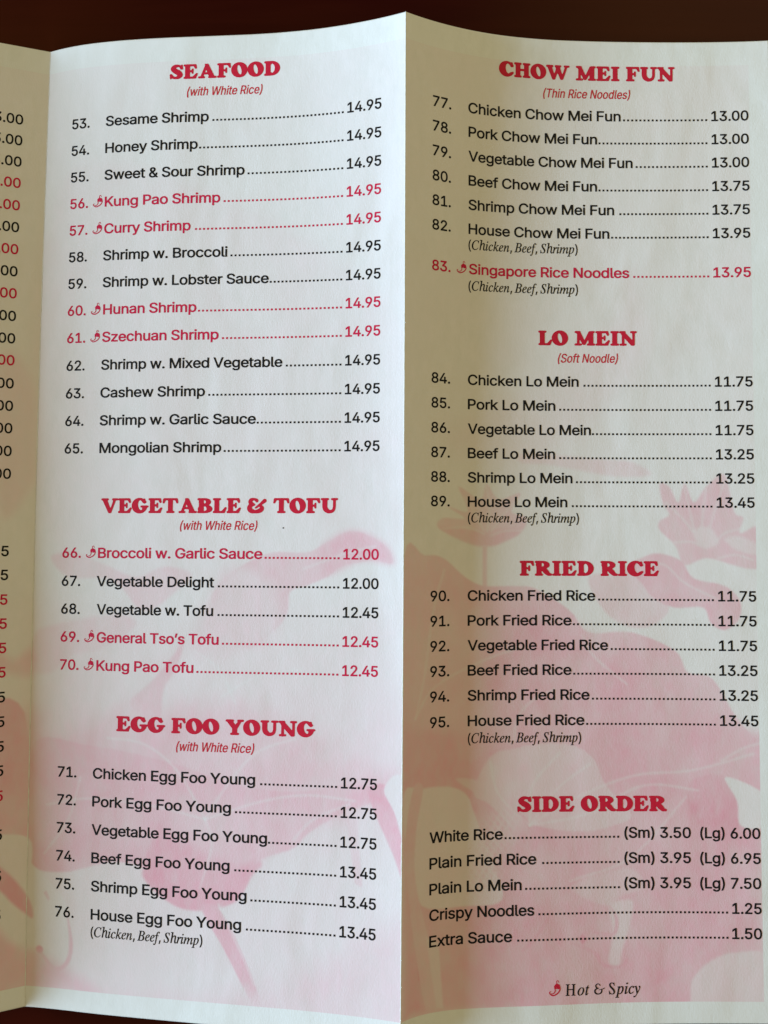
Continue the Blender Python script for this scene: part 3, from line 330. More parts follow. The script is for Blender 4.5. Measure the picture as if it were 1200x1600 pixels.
'm':[0.966,[[193,341,211,349,235,352,253,347,262,340,272,316,267,256,271,248,319,311,355,341,379,351,397,352,415,348,425,340,434,316,434,286,387,52,391,44,403,51,439,101,452,82,433,45,407,10,373,-12,343,-10,328,10,324,34,327,64,372,274,369,292,355,295,337,284,313,259,270,190,233,100,206,-2,199,-6,151,-5,149,4,207,256,209,286,205,294,199,296,179,286,153,262,106,196,74,118,41,-2,37,-6,-11,-6,-17,-2,-16,4,48,286,43,303,13,310,9,316,13,332,103,353,115,351,120,340,119,328,97,237,155,310]]],
'n':[0.64,[[193,339,217,350,241,351,259,342,270,320,267,260,221,56,223,45,235,47,271,104,277,104,289,92,288,86,265,41,241,8,211,-13,181,-13,163,8,160,26,163,56,207,272,205,290,193,295,175,285,151,260,101,182,71,110,41,-4,-15,-4,48,284,43,302,12,308,11,326,19,332,109,353,120,350,123,338,101,248,103,241,151,302]]],
'o':[0.616,[[114,21,141,39,169,75,192,123,210,183,217,231,215,279,203,309,182,321,164,321,146,314,113,279,84,225,63,159,55,99,60,51,69,33,80,23,98,19],[281,243,278,189,261,129,228,69,188,25,140,-5,98,-15,56,-8,20,17,2,47,-7,81,-9,123,-3,165,10,207,31,249,57,285,86,315,116,336,152,351,188,353,212,348,239,333,260,309,274,279]]],
'p':[0.598,[[120,267,92,202,62,52,64,28,72,20,84,17,102,18,120,27,159,70,191,136,209,208,209,274,203,292,192,304,174,308,156,303,138,290],[120,332,116,316,120,312,162,344,204,353,234,345,257,322,272,286,276,238,270,190,253,136,213,64,188,34,160,10,132,-5,108,-12,78,-14,48,-7,26,-128,36,-141,72,-148,70,-164,66,-170,-84,-170,-90,-164,-85,-146,-48,-135,-35,-110,42,262,45,298,39,304,12,308,11,328,108,353,119,346]]],
'r':[0.393,[[193,351,205,342,213,324,214,300,205,276,193,263,175,258,158,264,145,278,118,234,88,168,63,90,42,0,37,-6,-11,-6,-17,0,43,282,37,301,7,309,9,330,109,352,116,342,101,270,103,260,133,312,157,340,175,352]]],
't':[0.328,[[116,87,124,75,111,51,79,10,53,-9,31,-15,9,-9,-3,9,-5,33,50,303,13,307,14,327,61,356,91,392,115,434,133,437,139,429,119,345,127,340,163,340,166,333,162,309,157,305,115,304,109,297,59,51,61,42,67,42,103,88,109,93]]],
'y':[0.474,[[62,0,19,270,4,300,-26,312,-25,330,46,352,58,352,64,347,77,300,112,85,167,198,183,246,182,270,158,300,158,330,166,344,178,351,202,349,219,330,225,306,222,270,211,228,156,102,76,-48,24,-126,-20,-169,-44,-174,-62,-166,-73,-144,-70,-120,-62,-109,-50,-103,-32,-104,-14,-113,-2,-110,25,-72,63,-6]]],
},
'calli':{
'H':[1.086,[[311,341,313,461,302,479,258,491,259,515,452,515,451,491,410,481,398,455,381,89,385,41,398,28,434,21,439,11,434,-7,248,-7,242,-2,242,17,248,22,284,28,297,53,306,239,302,248,290,250,116,250,106,245,100,53,104,40,115,29,157,17,157,-1,152,-7,-34,-7,-40,-1,-39,17,-34,22,2,28,16,53,34,425,33,455,26,473,14,483,-22,490,-22,515,171,515,171,491,134,483,123,473,118,461,109,311,109,299,115,293,307,293]]],
'o':[0.731,[[259,72,228,38,193,11,157,-6,115,-15,79,-14,49,-3,20,20,1,50,-9,86,-10,128,-3,170,13,211,37,253,68,290,103,320,139,341,187,354,235,350,277,327,304,290,316,242,313,188,293,128],[62,92,71,44,85,28,103,20,127,22,145,30,184,68,220,134,242,212,242,278,236,296,223,313,205,320,175,317,150,302,122,272,97,230,78,182,66,134]]],
't':[0.39,[[108,78,118,92,126,93,140,74,111,32,72,-4,48,-14,24,-15,6,-6,-3,8,-3,56,55,302,18,304,13,314,18,331,50,344,86,374,128,434,150,438,156,428,134,344,180,341,186,338,187,332,180,305,124,302,67,56,67,44,78,44]]],
'S':[0.769,[[83,263,33,319,7,373,1,433,17,481,47,510,89,526,149,526,209,509,218,511,233,526,250,523,260,373,257,364,236,367,224,409,207,445,187,469,161,485,131,491,101,484,80,463,75,433,81,403,101,369,131,334,227,240,262,187,274,151,280,109,276,73,261,37,227,2,185,-14,119,-14,41,8,29,4,23,-11,17,-16,-1,-12,-13,157,-7,167,5,168,13,163,29,111,53,67,76,43,101,27,131,19,167,23,191,41,203,65,204,109,188,151,150,199]]],
'p':[0.71,[[300,177,282,130,258,88,229,51,197,21,162,0,126,-12,90,-15,54,-7,30,-129,42,-141,81,-147,78,-167,72,-171,-90,-171,-102,-165,-96,-145,-66,-139,-49,-129,-35,-93,52,285,48,301,10,309,12,327,17,333,126,353,135,345,132,311,162,335,192,349,234,354,264,345,294,316,308,279,310,225],[223,297,198,307,168,299,144,278,121,243,100,189,70,57,70,33,80,21,108,18,138,30,173,63,200,105,223,159,236,219,237,267]]],
'i':[0.37,[[138,68,100,20,60,-10,23,-15,10,-10,-1,3,-7,26,-4,56,52,290,47,303,11,313,17,334,119,354,131,351,136,344,134,326,64,56,71,42,83,48,125,98,131,99,143,86,145,80],[159,452,149,437,137,428,119,425,106,428,95,436,83,452,80,470,84,488,107,512,125,515,137,511,159,488,162,470]]],
'c':[0.622,[[195,68,226,97,242,80,242,74,208,37,172,8,118,-14,88,-15,64,-11,34,6,9,38,-3,74,-8,122,-3,164,10,206,31,248,58,284,88,313,124,337,160,350,196,354,232,348,260,326,270,296,265,266,244,246,214,247,202,255,195,272,196,292,208,314,205,320,178,319,148,305,116,272,89,224,70,164,65,116,68,86,77,62,90,44,106,34,124,32,148,37]]],
'y':[0.563,[[97,251,127,87,186,197,206,245,205,269,181,292,176,305,175,323,183,341,199,352,217,353,235,346,248,329,253,287,237,227,158,71,56,-91,22,-133,-11,-163,-35,-174,-59,-173,-74,-163,-81,-151,-83,-133,-77,-115,-53,-101,-35,-103,-17,-111,-2,-109,19,-85,70,-7,21,269,5,299,-29,311,-29,329,-23,335,49,353,67,353,82,323]]],
' ':[0.42,[]],
'&':[1.05,[[332,110,355,175,350,216,248,197,238,205,239,217,248,223,344,247,356,254,374,253,440,264,458,275,488,304,500,308,516,301,522,289,521,277,512,266,464,237,394,223,409,199,414,181,414,157,405,121,393,91,373,61,350,40,326,26,278,10,230,2,182,0,128,7,97,19,74,35,48,61,29,91,13,145,22,193,39,223,65,253,120,289,93,319,78,349,69,385,72,421,98,462,146,496,170,505,200,506,256,493,286,469,319,427,322,415,313,397,302,393,290,395,248,454,218,465,176,460,144,433,133,415,130,397,136,373,152,343,176,321,236,294,242,289,245,277,236,266,146,238,122,220,103,193,90,163,88,145,97,121,116,91,140,70,176,54,218,47,254,53,284,66,314,87]]],
},
'display':{
'S':[0.94,[[423,509,437,491,454,365,450,341,435,326,405,322,363,338,345,360,336,401,327,409,303,417,279,420,249,412,225,397,217,383,224,371,242,359,315,323,345,303,393,257,420,221,441,173,445,137,437,101,419,71,369,27,327,6,291,-4,237,-7,177,-2,129,8,81,28,70,23,61,5,51,-4,39,-7,24,-1,12,23,3,149,7,167,21,182,39,187,57,183,98,155,135,103,171,87,195,85,225,93,249,107,256,125,249,136,225,155,134,215,81,264,54,299,39,335,35,371,44,407,63,437,117,485,177,512,213,516,261,513,315,504,369,488,381,492,405,511]]],
'E':[1.0,[[317,509,401,509,419,504,430,495,439,477,457,381,455,363,437,342,419,338,407,340,389,354,351,423,342,429,239,431,227,425,223,411,223,315,233,299,269,301,276,309,281,339,299,355,323,354,339,339,342,321,342,201,335,175,317,164,305,164,284,177,276,213,269,220,239,222,227,216,223,207,223,87,228,75,239,69,317,72,425,183,443,191,461,190,480,177,487,153,441,45,434,9,419,-4,401,-9,47,-9,23,-3,6,21,9,45,23,63,47,71,57,87,57,411,53,425,23,437,11,450,5,471,10,489,23,503,41,509]]],
'F':[0.98,[[317,509,425,508,449,496,459,477,455,441,472,363,466,345,455,334,443,329,425,329,404,345,364,417,353,429,239,431,225,423,223,309,230,291,245,287,271,291,276,297,281,333,299,350,323,349,335,340,341,327,342,183,334,159,317,149,293,153,279,171,276,201,263,212,233,211,223,195,224,81,233,71,269,66,287,53,294,33,289,9,275,-4,257,-9,47,-9,23,-3,6,21,9,45,23,63,47,71,57,87,57,411,53,425,23,437,11,450,5,471,10,489,23,503,41,509]]],
'A':[1.28,[[359,68,348,110,336,125,216,127,204,119,192,86,198,74,228,57,239,38,234,11,216,-5,198,-9,36,-9,18,-3,2,20,3,44,18,63,36,69,78,70,92,80,226,440,218,476,220,488,228,500,240,508,318,509,354,484,545,80,558,70,606,65,619,56,629,38,628,20,623,8,600,-8,378,-9,354,1,342,20,343,44],[256,254,242,218,246,209,258,203,300,206,307,218,283,278,268,278]]],
'O':[1.1,[[345,-10,296,-20,230,-20,185,-10,129,14,80,49,46,86,23,122,1,176,-8,224,-8,284,3,332,27,386,62,433,98,466,134,489,188,511,236,521,302,520,362,504,404,485,449,452,483,416,509,374,530,321,538,278,538,218,529,176,504,116,476,76,434,36,398,12],[245,128,264,104,284,88,302,84,314,89,326,104,336,128,342,194,333,266,306,344,272,396,254,410,236,416,218,408,203,386,195,350,193,308,197,260,208,212,224,166]]],
'D':[1.1,[[433,452,474,416,503,380,527,332,540,284,542,236,532,182,508,128,479,89,449,60,401,28,359,9,317,-3,251,-10,47,-9,29,-6,18,2,6,26,11,50,23,63,47,71,57,86,57,404,53,424,23,437,7,458,7,482,17,498,29,506,47,509,287,508,365,489],[288,92,322,122,347,164,360,206,357,236,364,260,355,314,337,356,308,392,275,413,266,410,248,386,233,380,225,368,225,128,229,116,251,107,269,88]]],
'G':[1.15,[[345,-10,296,-20,230,-20,185,-10,129,14,80,49,46,86,23,122,1,176,-8,224,-8,284,3,332,27,386,62,433,98,466,134,489,188,511,230,520,272,522,332,514,398,490,422,499,440,497,457,482,474,428,506,380,500,358,464,327,446,319,428,318,408,326,386,347,367,356,335,404,307,428,290,433,272,432,244,410,228,380,218,344,213,302,216,254,226,206,241,164,260,132,284,108,302,99,320,97,339,104,355,122,355,176,344,182,312,188,299,200,294,212,297,236,305,248,320,256,524,260,560,251,576,230,576,212,571,200,560,189,530,176,504,116,463,62,404,15]]],
'C':[1.04,[[345,-10,296,-20,230,-20,185,-10,129,14,80,49,46,86,23,122,1,176,-8,224,-8,284,3,332,27,386,62,433,98,466,134,489,188,511,230,520,272,522,338,512,404,487,434,499,452,497,467,482,488,410,509,374,506,356,480,332,464,321,446,318,428,320,410,331,392,350,358,404,314,432,296,433,278,425,260,408,244,380,229,314,234,236,254,169,272,138,292,116,314,101,336,98,362,126,398,148,476,172,496,164,510,140,507,122,488,92,434,32]]],
'T':[1.1,[[310,509,478,509,502,503,515,489,524,465,536,351,520,329,508,324,490,324,469,339,430,427,370,431,352,423,350,87,358,73,388,65,403,51,409,33,406,14,391,-3,370,-9,154,-7,132,9,126,33,137,57,154,67,178,73,185,87,185,417,172,430,118,431,106,427,64,337,46,324,22,325,4,339,-2,357,13,471,28,498,52,509]]],
'V':[1.18,[[345,0,326,-9,278,-11,254,-1,237,18,46,420,38,428,8,437,-7,456,-9,480,8,503,32,509,218,509,230,508,248,497,259,480,259,462,248,443,221,426,220,414,301,198,310,186,320,181,332,192,406,414,405,426,381,444,371,462,371,480,380,496,398,507,410,509,560,509,578,504,593,492,599,480,599,462,584,439,566,432,512,429,504,420,360,24]]],
'B':[1.06,[[275,78,313,98,322,128,322,146,299,203,263,219,234,218,225,206,226,80,233,73,245,70],[433,452,463,410,469,386,468,362,449,320,400,272,413,254,449,236,482,212,512,170,519,140,517,116,505,86,486,62,461,41,419,19,329,-6,269,-10,47,-9,29,-6,18,2,7,20,6,38,11,51,30,68,37,80,24,110,21,140,30,176,57,218,58,332,50,374,57,416,49,428,23,437,10,452,6,476,17,498,29,506,47,509,293,508,371,490,407,472],[233,331,251,326,269,332,290,350,293,368,292,386,281,414,245,430,233,428,225,416,225,344]]],
'L':[0.94,[[389,169,413,195,437,202,461,191,472,165,422,27,413,9,395,-6,377,-9,47,-9,23,-3,6,21,9,45,23,63,47,71,57,87,57,411,53,425,23,437,9,453,6,477,15,495,23,503,41,509,239,509,257,505,275,489,280,471,272,447,257,435,232,429,225,423,223,411,223,87,228,75,239,69,305,71]]],
'U':[1.18,[[357,-3,288,-15,252,-12,213,-3,150,30,120,57,96,87,73,135,58,201,54,261,56,417,48,429,18,437,2,459,3,483,18,503,42,509,234,509,252,505,270,489,275,471,267,447,252,435,228,426,223,417,221,225,232,183,252,150,288,112,312,103,354,113,382,135,396,165,406,225,409,417,402,428,366,433,348,447,340,471,345,489,366,507,390,509,540,508,558,502,570,489,574,465,564,444,546,433,510,430,501,417,500,213,491,147,476,99,456,65,426,33,396,13]]],
'Y':[1.14,[[150,279,44,423,38,429,8,437,-4,450,-9,477,-5,489,8,503,32,509,158,510,224,509,242,502,255,489,260,471,256,453,242,435,242,423,292,357,308,347,320,356,373,423,374,435,360,471,365,489,380,504,398,509,542,509,560,504,575,489,578,459,566,441,548,432,500,430,492,423,367,189,366,81,374,71,410,64,422,53,429,39,426,15,410,-4,386,-9,182,-9,164,-6,152,3,140,27,147,51,159,63,194,71,203,81,205,195,200,213]]],
'N':[1.18,[[365,445,356,463,357,481,368,499,386,508,548,508,566,499,578,481,577,457,566,441,548,432,524,430,512,415,510,31,500,4,482,-8,428,-12,404,-8,386,1,193,229,182,235,170,229,168,217,168,85,176,71,212,67,230,55,240,31,232,7,212,-7,158,-9,128,-17,92,-9,38,-8,20,0,6,25,8,43,14,54,32,67,74,71,82,85,82,355,44,424,8,437,-5,451,-10,469,-2,493,13,505,32,509,170,509,194,501,208,481,206,451,212,435,398,220,416,208,423,211,429,223,428,415,416,429,380,434]]],
'H':[1.16,[[371,509,533,509,554,501,567,483,569,465,562,447,547,435,521,429,515,423,512,411,513,87,521,72,551,63,563,51,570,27,564,9,551,-3,527,-9,341,-9,317,-2,304,15,301,39,312,57,341,74,347,81,345,213,329,220,239,220,227,214,223,201,223,87,228,75,251,63,267,45,269,21,258,3,245,-6,227,-9,47,-9,23,-3,6,21,9,45,23,63,47,71,57,87,57,411,53,425,23,437,11,450,5,471,10,489,23,503,41,509,227,509,251,503,265,489,269,465,257,442,231,429,223,417,225,309,239,300,329,300,341,304,347,315,347,417,341,427,317,438,308,447,302,459,301,477,310,495,323,505]]],
'M':[1.4,[[683,8,666,-5,648,-9,450,-9,426,-1,412,20,414,47,428,62,460,74,467,86,467,158,460,170,450,175,438,168,372,38,348,17,324,10,306,12,258,39,240,5,216,-8,42,-9,18,-3,2,20,1,38,6,51,30,68,72,71,84,86,91,380,66,428,30,434,12,448,5,470,12,492,24,503,42,509,168,509,195,500,208,482,212,452,316,224,326,206,336,202,348,212,475,488,528,509,642,509,665,500,678,482,678,458,666,441,640,428,633,416,633,86,642,71,666,65,684,50,689,26],[193,182,180,183,172,170,171,80,180,70,240,62,244,86]]],
'W':[1.6,[[565,242,623,416,621,428,602,442,592,458,592,482,602,498,626,509,758,508,781,494,790,470,785,452,770,436,722,430,710,422,580,32,572,17,556,2,536,-8,512,-9,488,-1,472,14,397,200,380,214,368,206,304,20,286,2,266,-8,230,-6,207,8,195,26,43,416,34,428,8,437,-4,450,-10,470,-5,488,8,503,32,509,200,509,225,500,238,482,238,458,230,445,202,422,201,410,253,242,260,233,272,227,283,236,323,380,308,428,282,458,281,476,289,494,302,505,320,509,485,506,505,488,509,464,500,445,472,422,471,410,531,218,542,213,554,218]]],
'I':[0.62,[[293,459,275,436,239,427,232,405,233,87,245,70,275,64,289,51,295,27,289,9,275,-4,257,-9,47,-9,23,-3,6,21,9,45,24,63,59,72,67,87,67,411,59,429,29,434,13,447,5,471,10,489,23,503,41,509,257,509,275,504,287,493,294,477]]],
'R':[1.12,[[552,62,561,44,561,26,552,8,539,-3,509,-10,425,-9,381,14,329,53,287,94,249,146,239,151,228,146,223,134,223,86,228,74,259,56,269,38,266,14,251,-3,227,-9,47,-9,23,-3,7,20,8,44,23,63,51,74,57,86,57,296,40,338,36,362,37,386,47,416,39,428,17,442,7,458,6,476,14,494,29,506,47,509,293,507,371,490,407,474,437,454,461,430,477,404,484,374,482,344,472,320,455,297,425,272,389,251,385,236,440,176,491,90,536,74],[287,330,295,338,304,368,293,404,257,427,233,428,225,416,226,320,233,313,251,310]]],
'&':[1.34,[[367,446,371,416,363,386,351,368,329,356,311,356,293,365,269,398,233,425,204,422,175,404,169,392,179,370,252,314,261,302,265,284,260,266,250,254,167,207,157,182,161,163,173,145,197,127,233,111,263,105,323,118,391,152,413,171,418,182,415,194,401,206,383,205,311,152,293,146,275,149,259,164,256,182,262,200,437,357,539,470,563,482,593,484,617,473,636,452,645,422,638,392,610,356,503,288,491,272,497,261,538,224,558,182,561,134,541,86,509,50,469,20,425,-1,383,-11,317,-15,167,-15,119,-6,76,14,41,45,17,78,0,116,-7,158,-3,200,6,230,22,260,54,302,37,350,33,386,39,422,57,458,83,487,113,505,149,515,185,516,251,510,314,494,347,476]]],
' ':[0.42,[]],
},
'icon':{
'c':[0.8,[[351,97,316,63,261,27,195,-2,147,-12,99,-3,50,27,14,63,0,105,0,123,9,137,57,155,65,147,63,136,30,117,43,81,99,41,123,32,147,30,201,45,259,75,303,106,333,140,372,207,375,238,360,213,345,207,267,225,225,225,232,183,229,153,212,117,183,81,165,66,141,57,81,60,72,69,75,80,81,83,129,84,147,90,171,113,194,147,202,183,183,255,185,273,177,297,179,315,214,363,258,393,261,477,273,492,297,501,321,499,336,489,359,429,351,420,339,423,320,471,309,477,291,475,285,471,281,459,285,393,345,376,378,351,393,323,410,237,409,207,399,177,375,131],[291,259,273,268,255,261,279,254,300,255]]],
},
}

W, H = 1.08, 2.79              # one panel of the sheet
NS = 60
U = np.linspace(-W, 2 * W, 3 * NS + 1)
def cum(nodes, g):
    t = np.linspace(0, 1, NS + 1); tm = (t[1:] + t[:-1]) / 2
    th = np.interp(tm, g, nodes)
    return np.concatenate([[0], np.cumsum(np.cos(th))]) * W / NS, np.concatenate([[0], np.cumsum(np.sin(th))]) * W / NS
TAB = []
for k in range(3):
    mx, mz = cum(TH_M[k], GM); rx, rz = cum(TH_R[k], GR); lx, lz = cum(TH_L[k], [0, .5, 1])
    X = np.concatenate([-lx[::-1], mx[1:], mx[-1] + rx[1:]]); Z = np.concatenate([-lz[::-1], mz[1:], mz[-1] + rz[1:]])
    TAB.append((X + (0, OFF[0], OFF[1])[k], Z + (0, OFF[2], OFF[3])[k]))
def surf(u, v):
    u = np.asarray(u, float); v = np.asarray(v, float)
    t = v / H
    ws = [(1 - t) * (1 - 2 * t), 4 * t * (1 - t), t * (2 * t - 1)]
    x = sum(a * np.interp(u, U, T[0]) for a, T in zip(ws, TAB))
    z = sum(a * np.interp(u, U, T[1]) for a, T in zip(ws, TAB))
    return np.stack([x, -v, z], -1)
def surf_n(u, v, lo, hi):
    e = 0.004
    a = np.clip(u - e, lo, hi); b = np.clip(u + e, lo, hi)
    du = surf(b, v) - surf(a, v); dv = surf(u, v - e) - surf(u, v + e)
    n = np.cross(du, dv)
    return n / np.linalg.norm(n, axis=-1, keepdims=True)

# ---------------------------------------------------------------- materials
def mat(name):
    m = bpy.data.materials.new(name); m.use_nodes = True
    nt = m.node_tree
    return m, nt, nt.nodes['Principled BSDF']
def N(nt, t, **kw):
    n = nt.nodes.new(t)
    for k, v in kw.items():
        if k.startswith('i_'): n.inputs[k[2:].replace('_', ' ')].default_value = v
        else: setattr(n, k, v)
    return n
def mixc(nt, fac, a, b, mode='MIX'):
    n = nt.nodes.new('ShaderNodeMix'); n.data_type = 'RGBA'; n.blend_type = mode
    L = nt.links.new
    for sock, val in ((n.inputs[0], fac), (n.inputs[6], a), (n.inputs[7], b)):
        if isinstance(val, (int, float)): sock.default_value = val
        elif isinstance(val, tuple): sock.default_value = val
        else: L(val, sock)
    return n.outputs[2]

paper, nt, bs = mat('printed_paper')
L = nt.links.new
att = N(nt, 'ShaderNodeAttribute', attribute_name='tint')
co = N(nt, 'ShaderNodeTexCoord')
mp = N(nt, 'ShaderNodeMapping'); mp.inputs['Scale'].default_value = (1, .45, 1); L(co.outputs['Object'], mp.inputs[0])
fib = N(nt, 'ShaderNodeTexNoise', i_Scale=2600.0, i_Detail=3.0, i_Roughness=.6); L(mp.outputs[0], fib.inputs['Vector'])
mot = N(nt, 'ShaderNodeTexNoise', i_Scale=420.0, i_Detail=4.0, i_Roughness=.65); L(mp.outputs[0], mot.inputs['Vector'])
big = N(nt, 'ShaderNodeTexNoise', i_Scale=55.0, i_Detail=3.0); L(co.outputs['Object'], big.inputs['Vector'])
def ramp(src, a, b, lo, hi):
    r = N(nt, 'ShaderNodeMapRange'); r.inputs[1].default_value = a; r.inputs[2].default_value = b
    r.inputs[3].default_value = lo; r.inputs[4].default_value = hi; L(src, r.inputs[0]); return r.outputs[0]
c = mixc(nt, ramp(mot.outputs[0], .3, .7, 0., 1.), (.80, .80, .765, 1), (.86, .86, .835, 1))
c = mixc(nt, ramp(big.outputs[0], .35, .65, 0., .6), c, (.83, .815, .79, 1))
tf = N(nt, 'ShaderNodeMath', operation='MULTIPLY'); L(att.outputs['Fac'], tf.inputs[0]); L(ramp(mot.outputs[0], .25, .75, .84, 1.16), tf.inputs[1])
c2 = mixc(nt, 1.0, c, (.95, .09, .27, 1), 'MULTIPLY')
c = mixc(nt, tf.outputs[0], c, c2)
L(c, bs.inputs['Base Color'])
bs.inputs['Roughness'].default_value = .62
bs.inputs['Specular IOR Level'].default_value = .25
sm = N(nt, 'ShaderNodeMath', operation='ADD'); L(fib.outputs[0], sm.inputs[0]); L(mot.outputs[0], sm.inputs[1])
bp = N(nt, 'ShaderNodeBump', i_Strength=.34, i_Distance=.00010); L(sm.outputs[0], bp.inputs['Height']); rip = N(nt, 'ShaderNodeTexNoise', i_Scale=38.0, i_Detail=2.0, i_Distortion=.4)
rm = N(nt, 'ShaderNodeMapping'); rm.inputs['Scale'].default_value = (1, .5, 1); L(co.outputs['Object'], rm.inputs[0]); L(rm.outputs[0], rip.inputs['Vector'])
b2 = N(nt, 'ShaderNodeBump', i_Strength=.5, i_Distance=.0016); L(rip.outputs[0], b2.inputs['Height'])
L(b2.outputs[0], bp.inputs['Normal']); L(bp.outputs[0], bs.inputs['Normal'])

def ink(name, col, col2):
    m, nt, bs = mat(name)
    co = N(nt, 'ShaderNodeTexCoord'); n = N(nt, 'ShaderNodeTexNoise', i_Scale=1500.0, i_Detail=3.0)
    nt.links.new(co.outputs['Object'], n.inputs['Vector'])
    nt.links.new(mixc(nt, n.outputs[0], col, col2), bs.inputs['Base Color'])
    bs.inputs['Roughness'].default_value = .55; bs.inputs['Specular IOR Level'].default_value = .08
    return m
INK = {'red': ink('red_ink', (.56, .010, .034, 1), (.66, .026, .058, 1)),
       'crimson': ink('crimson_ink', (.58, .008, .052, 1), (.68, .025, .085, 1)),
       'black': ink('black_ink', (.008, .008, .009, 1), (.018, .017, .018, 1))}

# ---------------------------------------------------------------- the wooden table
wood, nt, bs = mat('dark_red_wood')
L = nt.links.new
co = N(nt, 'ShaderNodeTexCoord')
mp = N(nt, 'ShaderNodeMapping'); mp.inputs['Scale'].default_value = (1.2, 14, 6); L(co.outputs['Object'], mp.inputs[0])
g1 = N(nt, 'ShaderNodeTexNoise', i_Scale=7.0, i_Detail=8.0, i_Roughness=.62, i_Distortion=.6); L(mp.outputs[0], g1.inputs['Vector'])
g2 = N(nt, 'ShaderNodeTexNoise', i_Scale=5.0, i_Detail=2.0); L(co.outputs['Object'], g2.inputs['Vector'])
c = mixc(nt, ramp(g1.outputs[0], .35, .68, 0., 1.), (.024, .0018, .0012, 1), (.034, .0034, .0018, 1))
c = mixc(nt, ramp(g2.outputs[0], .38, .58, 0., .8), c, (.052, .0125, .0018, 1))
L(c, bs.inputs['Base Color'])
bs.inputs['Roughness'].default_value = .3
bs.inputs['Specular IOR Level'].default_value = .035
bp = N(nt, 'ShaderNodeBump', i_Strength=.06, i_Distance=.0004); L(g1.outputs[0], bp.inputs['Height']); L(bp.outputs[0], bs.inputs['Normal'])
import bmesh
bm = bmesh.new()
bmesh.ops.create_cube(bm, size=1)
for v in bm.verts: v.co = (v.co.x * 1.2 + .1, v.co.y * .75 - .14, v.co.z * .03 - .0152)
bmesh.ops.bevel(bm, geom=bm.edges[:], offset=.004, segments=3, affect='EDGES')
me = bpy.data.meshes.new('table_top'); bm.to_mesh(me); bm.free()
table = bpy.data.objects.new('table_top', me); C.objects.link(table)
me.materials.append(wood)
for p in me.polygons: p.use_smooth = False
table['label'] = 'dark reddish brown wooden table top lying under the unfolded paper menu'
table['category'] = 'table'

# ---------------------------------------------------------------- the pale pink picture printed behind the text
U0, U1, DU = -.30, 2.17, .0028
gu = np.arange(U0, U1, DU); gv = np.arange(0, H + DU, DU)
T = np.zeros((len(gv), len(gu)), np.float32)
def poly_sd(P, us, vs):
    X, Y = np.meshgrid(us, vs); D = np.full(X.shape, 9., np.float32); Wn = np.zeros(X.shape, bool)
    Q = np.roll(P, -1, 0)
    for (ax, ay), (bx, by) in zip(P, Q):
        dx, dy = bx - ax, by - ay; l = max(dx * dx + dy * dy, 1e-12)
        t = np.clip(((X - ax) * dx + (Y - ay) * dy) / l, 0, 1)
        D = np.minimum(D, np.hypot(X - ax - t * dx, Y - ay - t * dy))
        if dy != 0:
            Wn ^= ((ay <= Y) != (by <= Y)) & (ax + (Y - ay) / dy * dx > X)
    return np.where(Wn, -D, D)
def cat(P, closed=True, n=5):
    P = np.array(P, float)
    Q = np.vstack([P[-1:], P, P[:2]]) if closed else np.vstack([2 * P[0] - P[1], P, 2 * P[-1] - P[-2]])
    R = []
    for i in range(1, len(Q) - 2):
        a, b, c_, d = Q[i - 1:i + 3]
        for t in np.linspace(0, 1, n, endpoint=False):
            R.append(.5 * (2 * b + (c_ - a) * t + (2 * a - 5 * b + 4 * c_ - d) * t * t + (3 * b - a - 3 * c_ + d) * t ** 3))
    return np.array(R)
rng = np.random.default_rng(4)
wob = np.zeros_like(T)
for s_, a_ in ((11, .5), (29, .3), (67, .2)):          # soft watercolour unevenness of the print
    g = rng.random((s_ * 2, s_ * 2))
    yy = np.linspace(0, g.shape[0] - 1.01, len(gv)); xx = np.linspace(0, g.shape[1] - 1.01, len(gu))
    y0 = yy.astype(int); x0 = xx.astype(int); fy = (yy - y0)[:, None]; fx = (xx - x0)[None]
    fy = fy * fy * (3 - 2 * fy); fx = fx * fx * (3 - 2 * fx)
    wob += a_ * ((g[y0][:, x0] * (1 - fx) + g[y0][:, x0 + 1] * fx) * (1 - fy) + (g[y0 + 1][:, x0] * (1 - fx) + g[y0 + 1][:, x0 + 1] * fx) * fy)
wob = wob - wob.mean()
for dens, soft, P in SHAPES:
    P = cat(P) if len(P) > 4 else np.array(P)
    m = soft * 1.2 + .02
    i0, i1 = np.searchsorted(gv, (P[:, 1].min() - m, P[:, 1].max() + m)); j0, j1 = np.searchsorted(gu, (P[:, 0].min() - m, P[:, 0].max() + m))
    if i1 <= i0 or j1 <= j0: continue
    sd = poly_sd(P, gu[j0:j1], gv[i0:i1])
    a = np.clip(.5 - sd / (2 * soft), 0, 1); a = a * a * (3 - 2 * a)
    if P[:, 0].mean() > .1: a = a * ((gu[j0:j1] > W) == (P[:, 0].mean() > W))[None]   # the artwork stops at the outward fold
    reg = T[i0:i1, j0:j1]
    reg[:] = reg * (1 - a) + (dens * (1 + .5 * wob[i0:i1, j0:j1])) * a
for P in VEINS:
    P = cat(P, False, 8)
    X, Y = np.meshgrid(gu, gv)
    i0, i1 = np.searchsorted(gv, (P[:, 1].min() - .03, P[:, 1].max() + .03)); j0, j1 = np.searchsorted(gu, (P[:, 0].min() - .03, P[:, 0].max() + .03))
    X, Y = np.meshgrid(gu[j0:j1], gv[i0:i1]); D = np.full(X.shape, 9.)
    for a, b in zip(P[:-1], P[1:]):
        d = b - a; l = max(d @ d, 1e-12); t = np.clip(((X - a[0]) * d[0] + (Y - a[1]) * d[1]) / l, 0, 1)
        D = np.minimum(D, np.hypot(X - a[0] - t * d[0], Y - a[1] - t * d[1]))
    k = np.clip(1 - D / .006, 0, 1)
    T[i0:i1, j0:j1] *= 1 - .42 * k
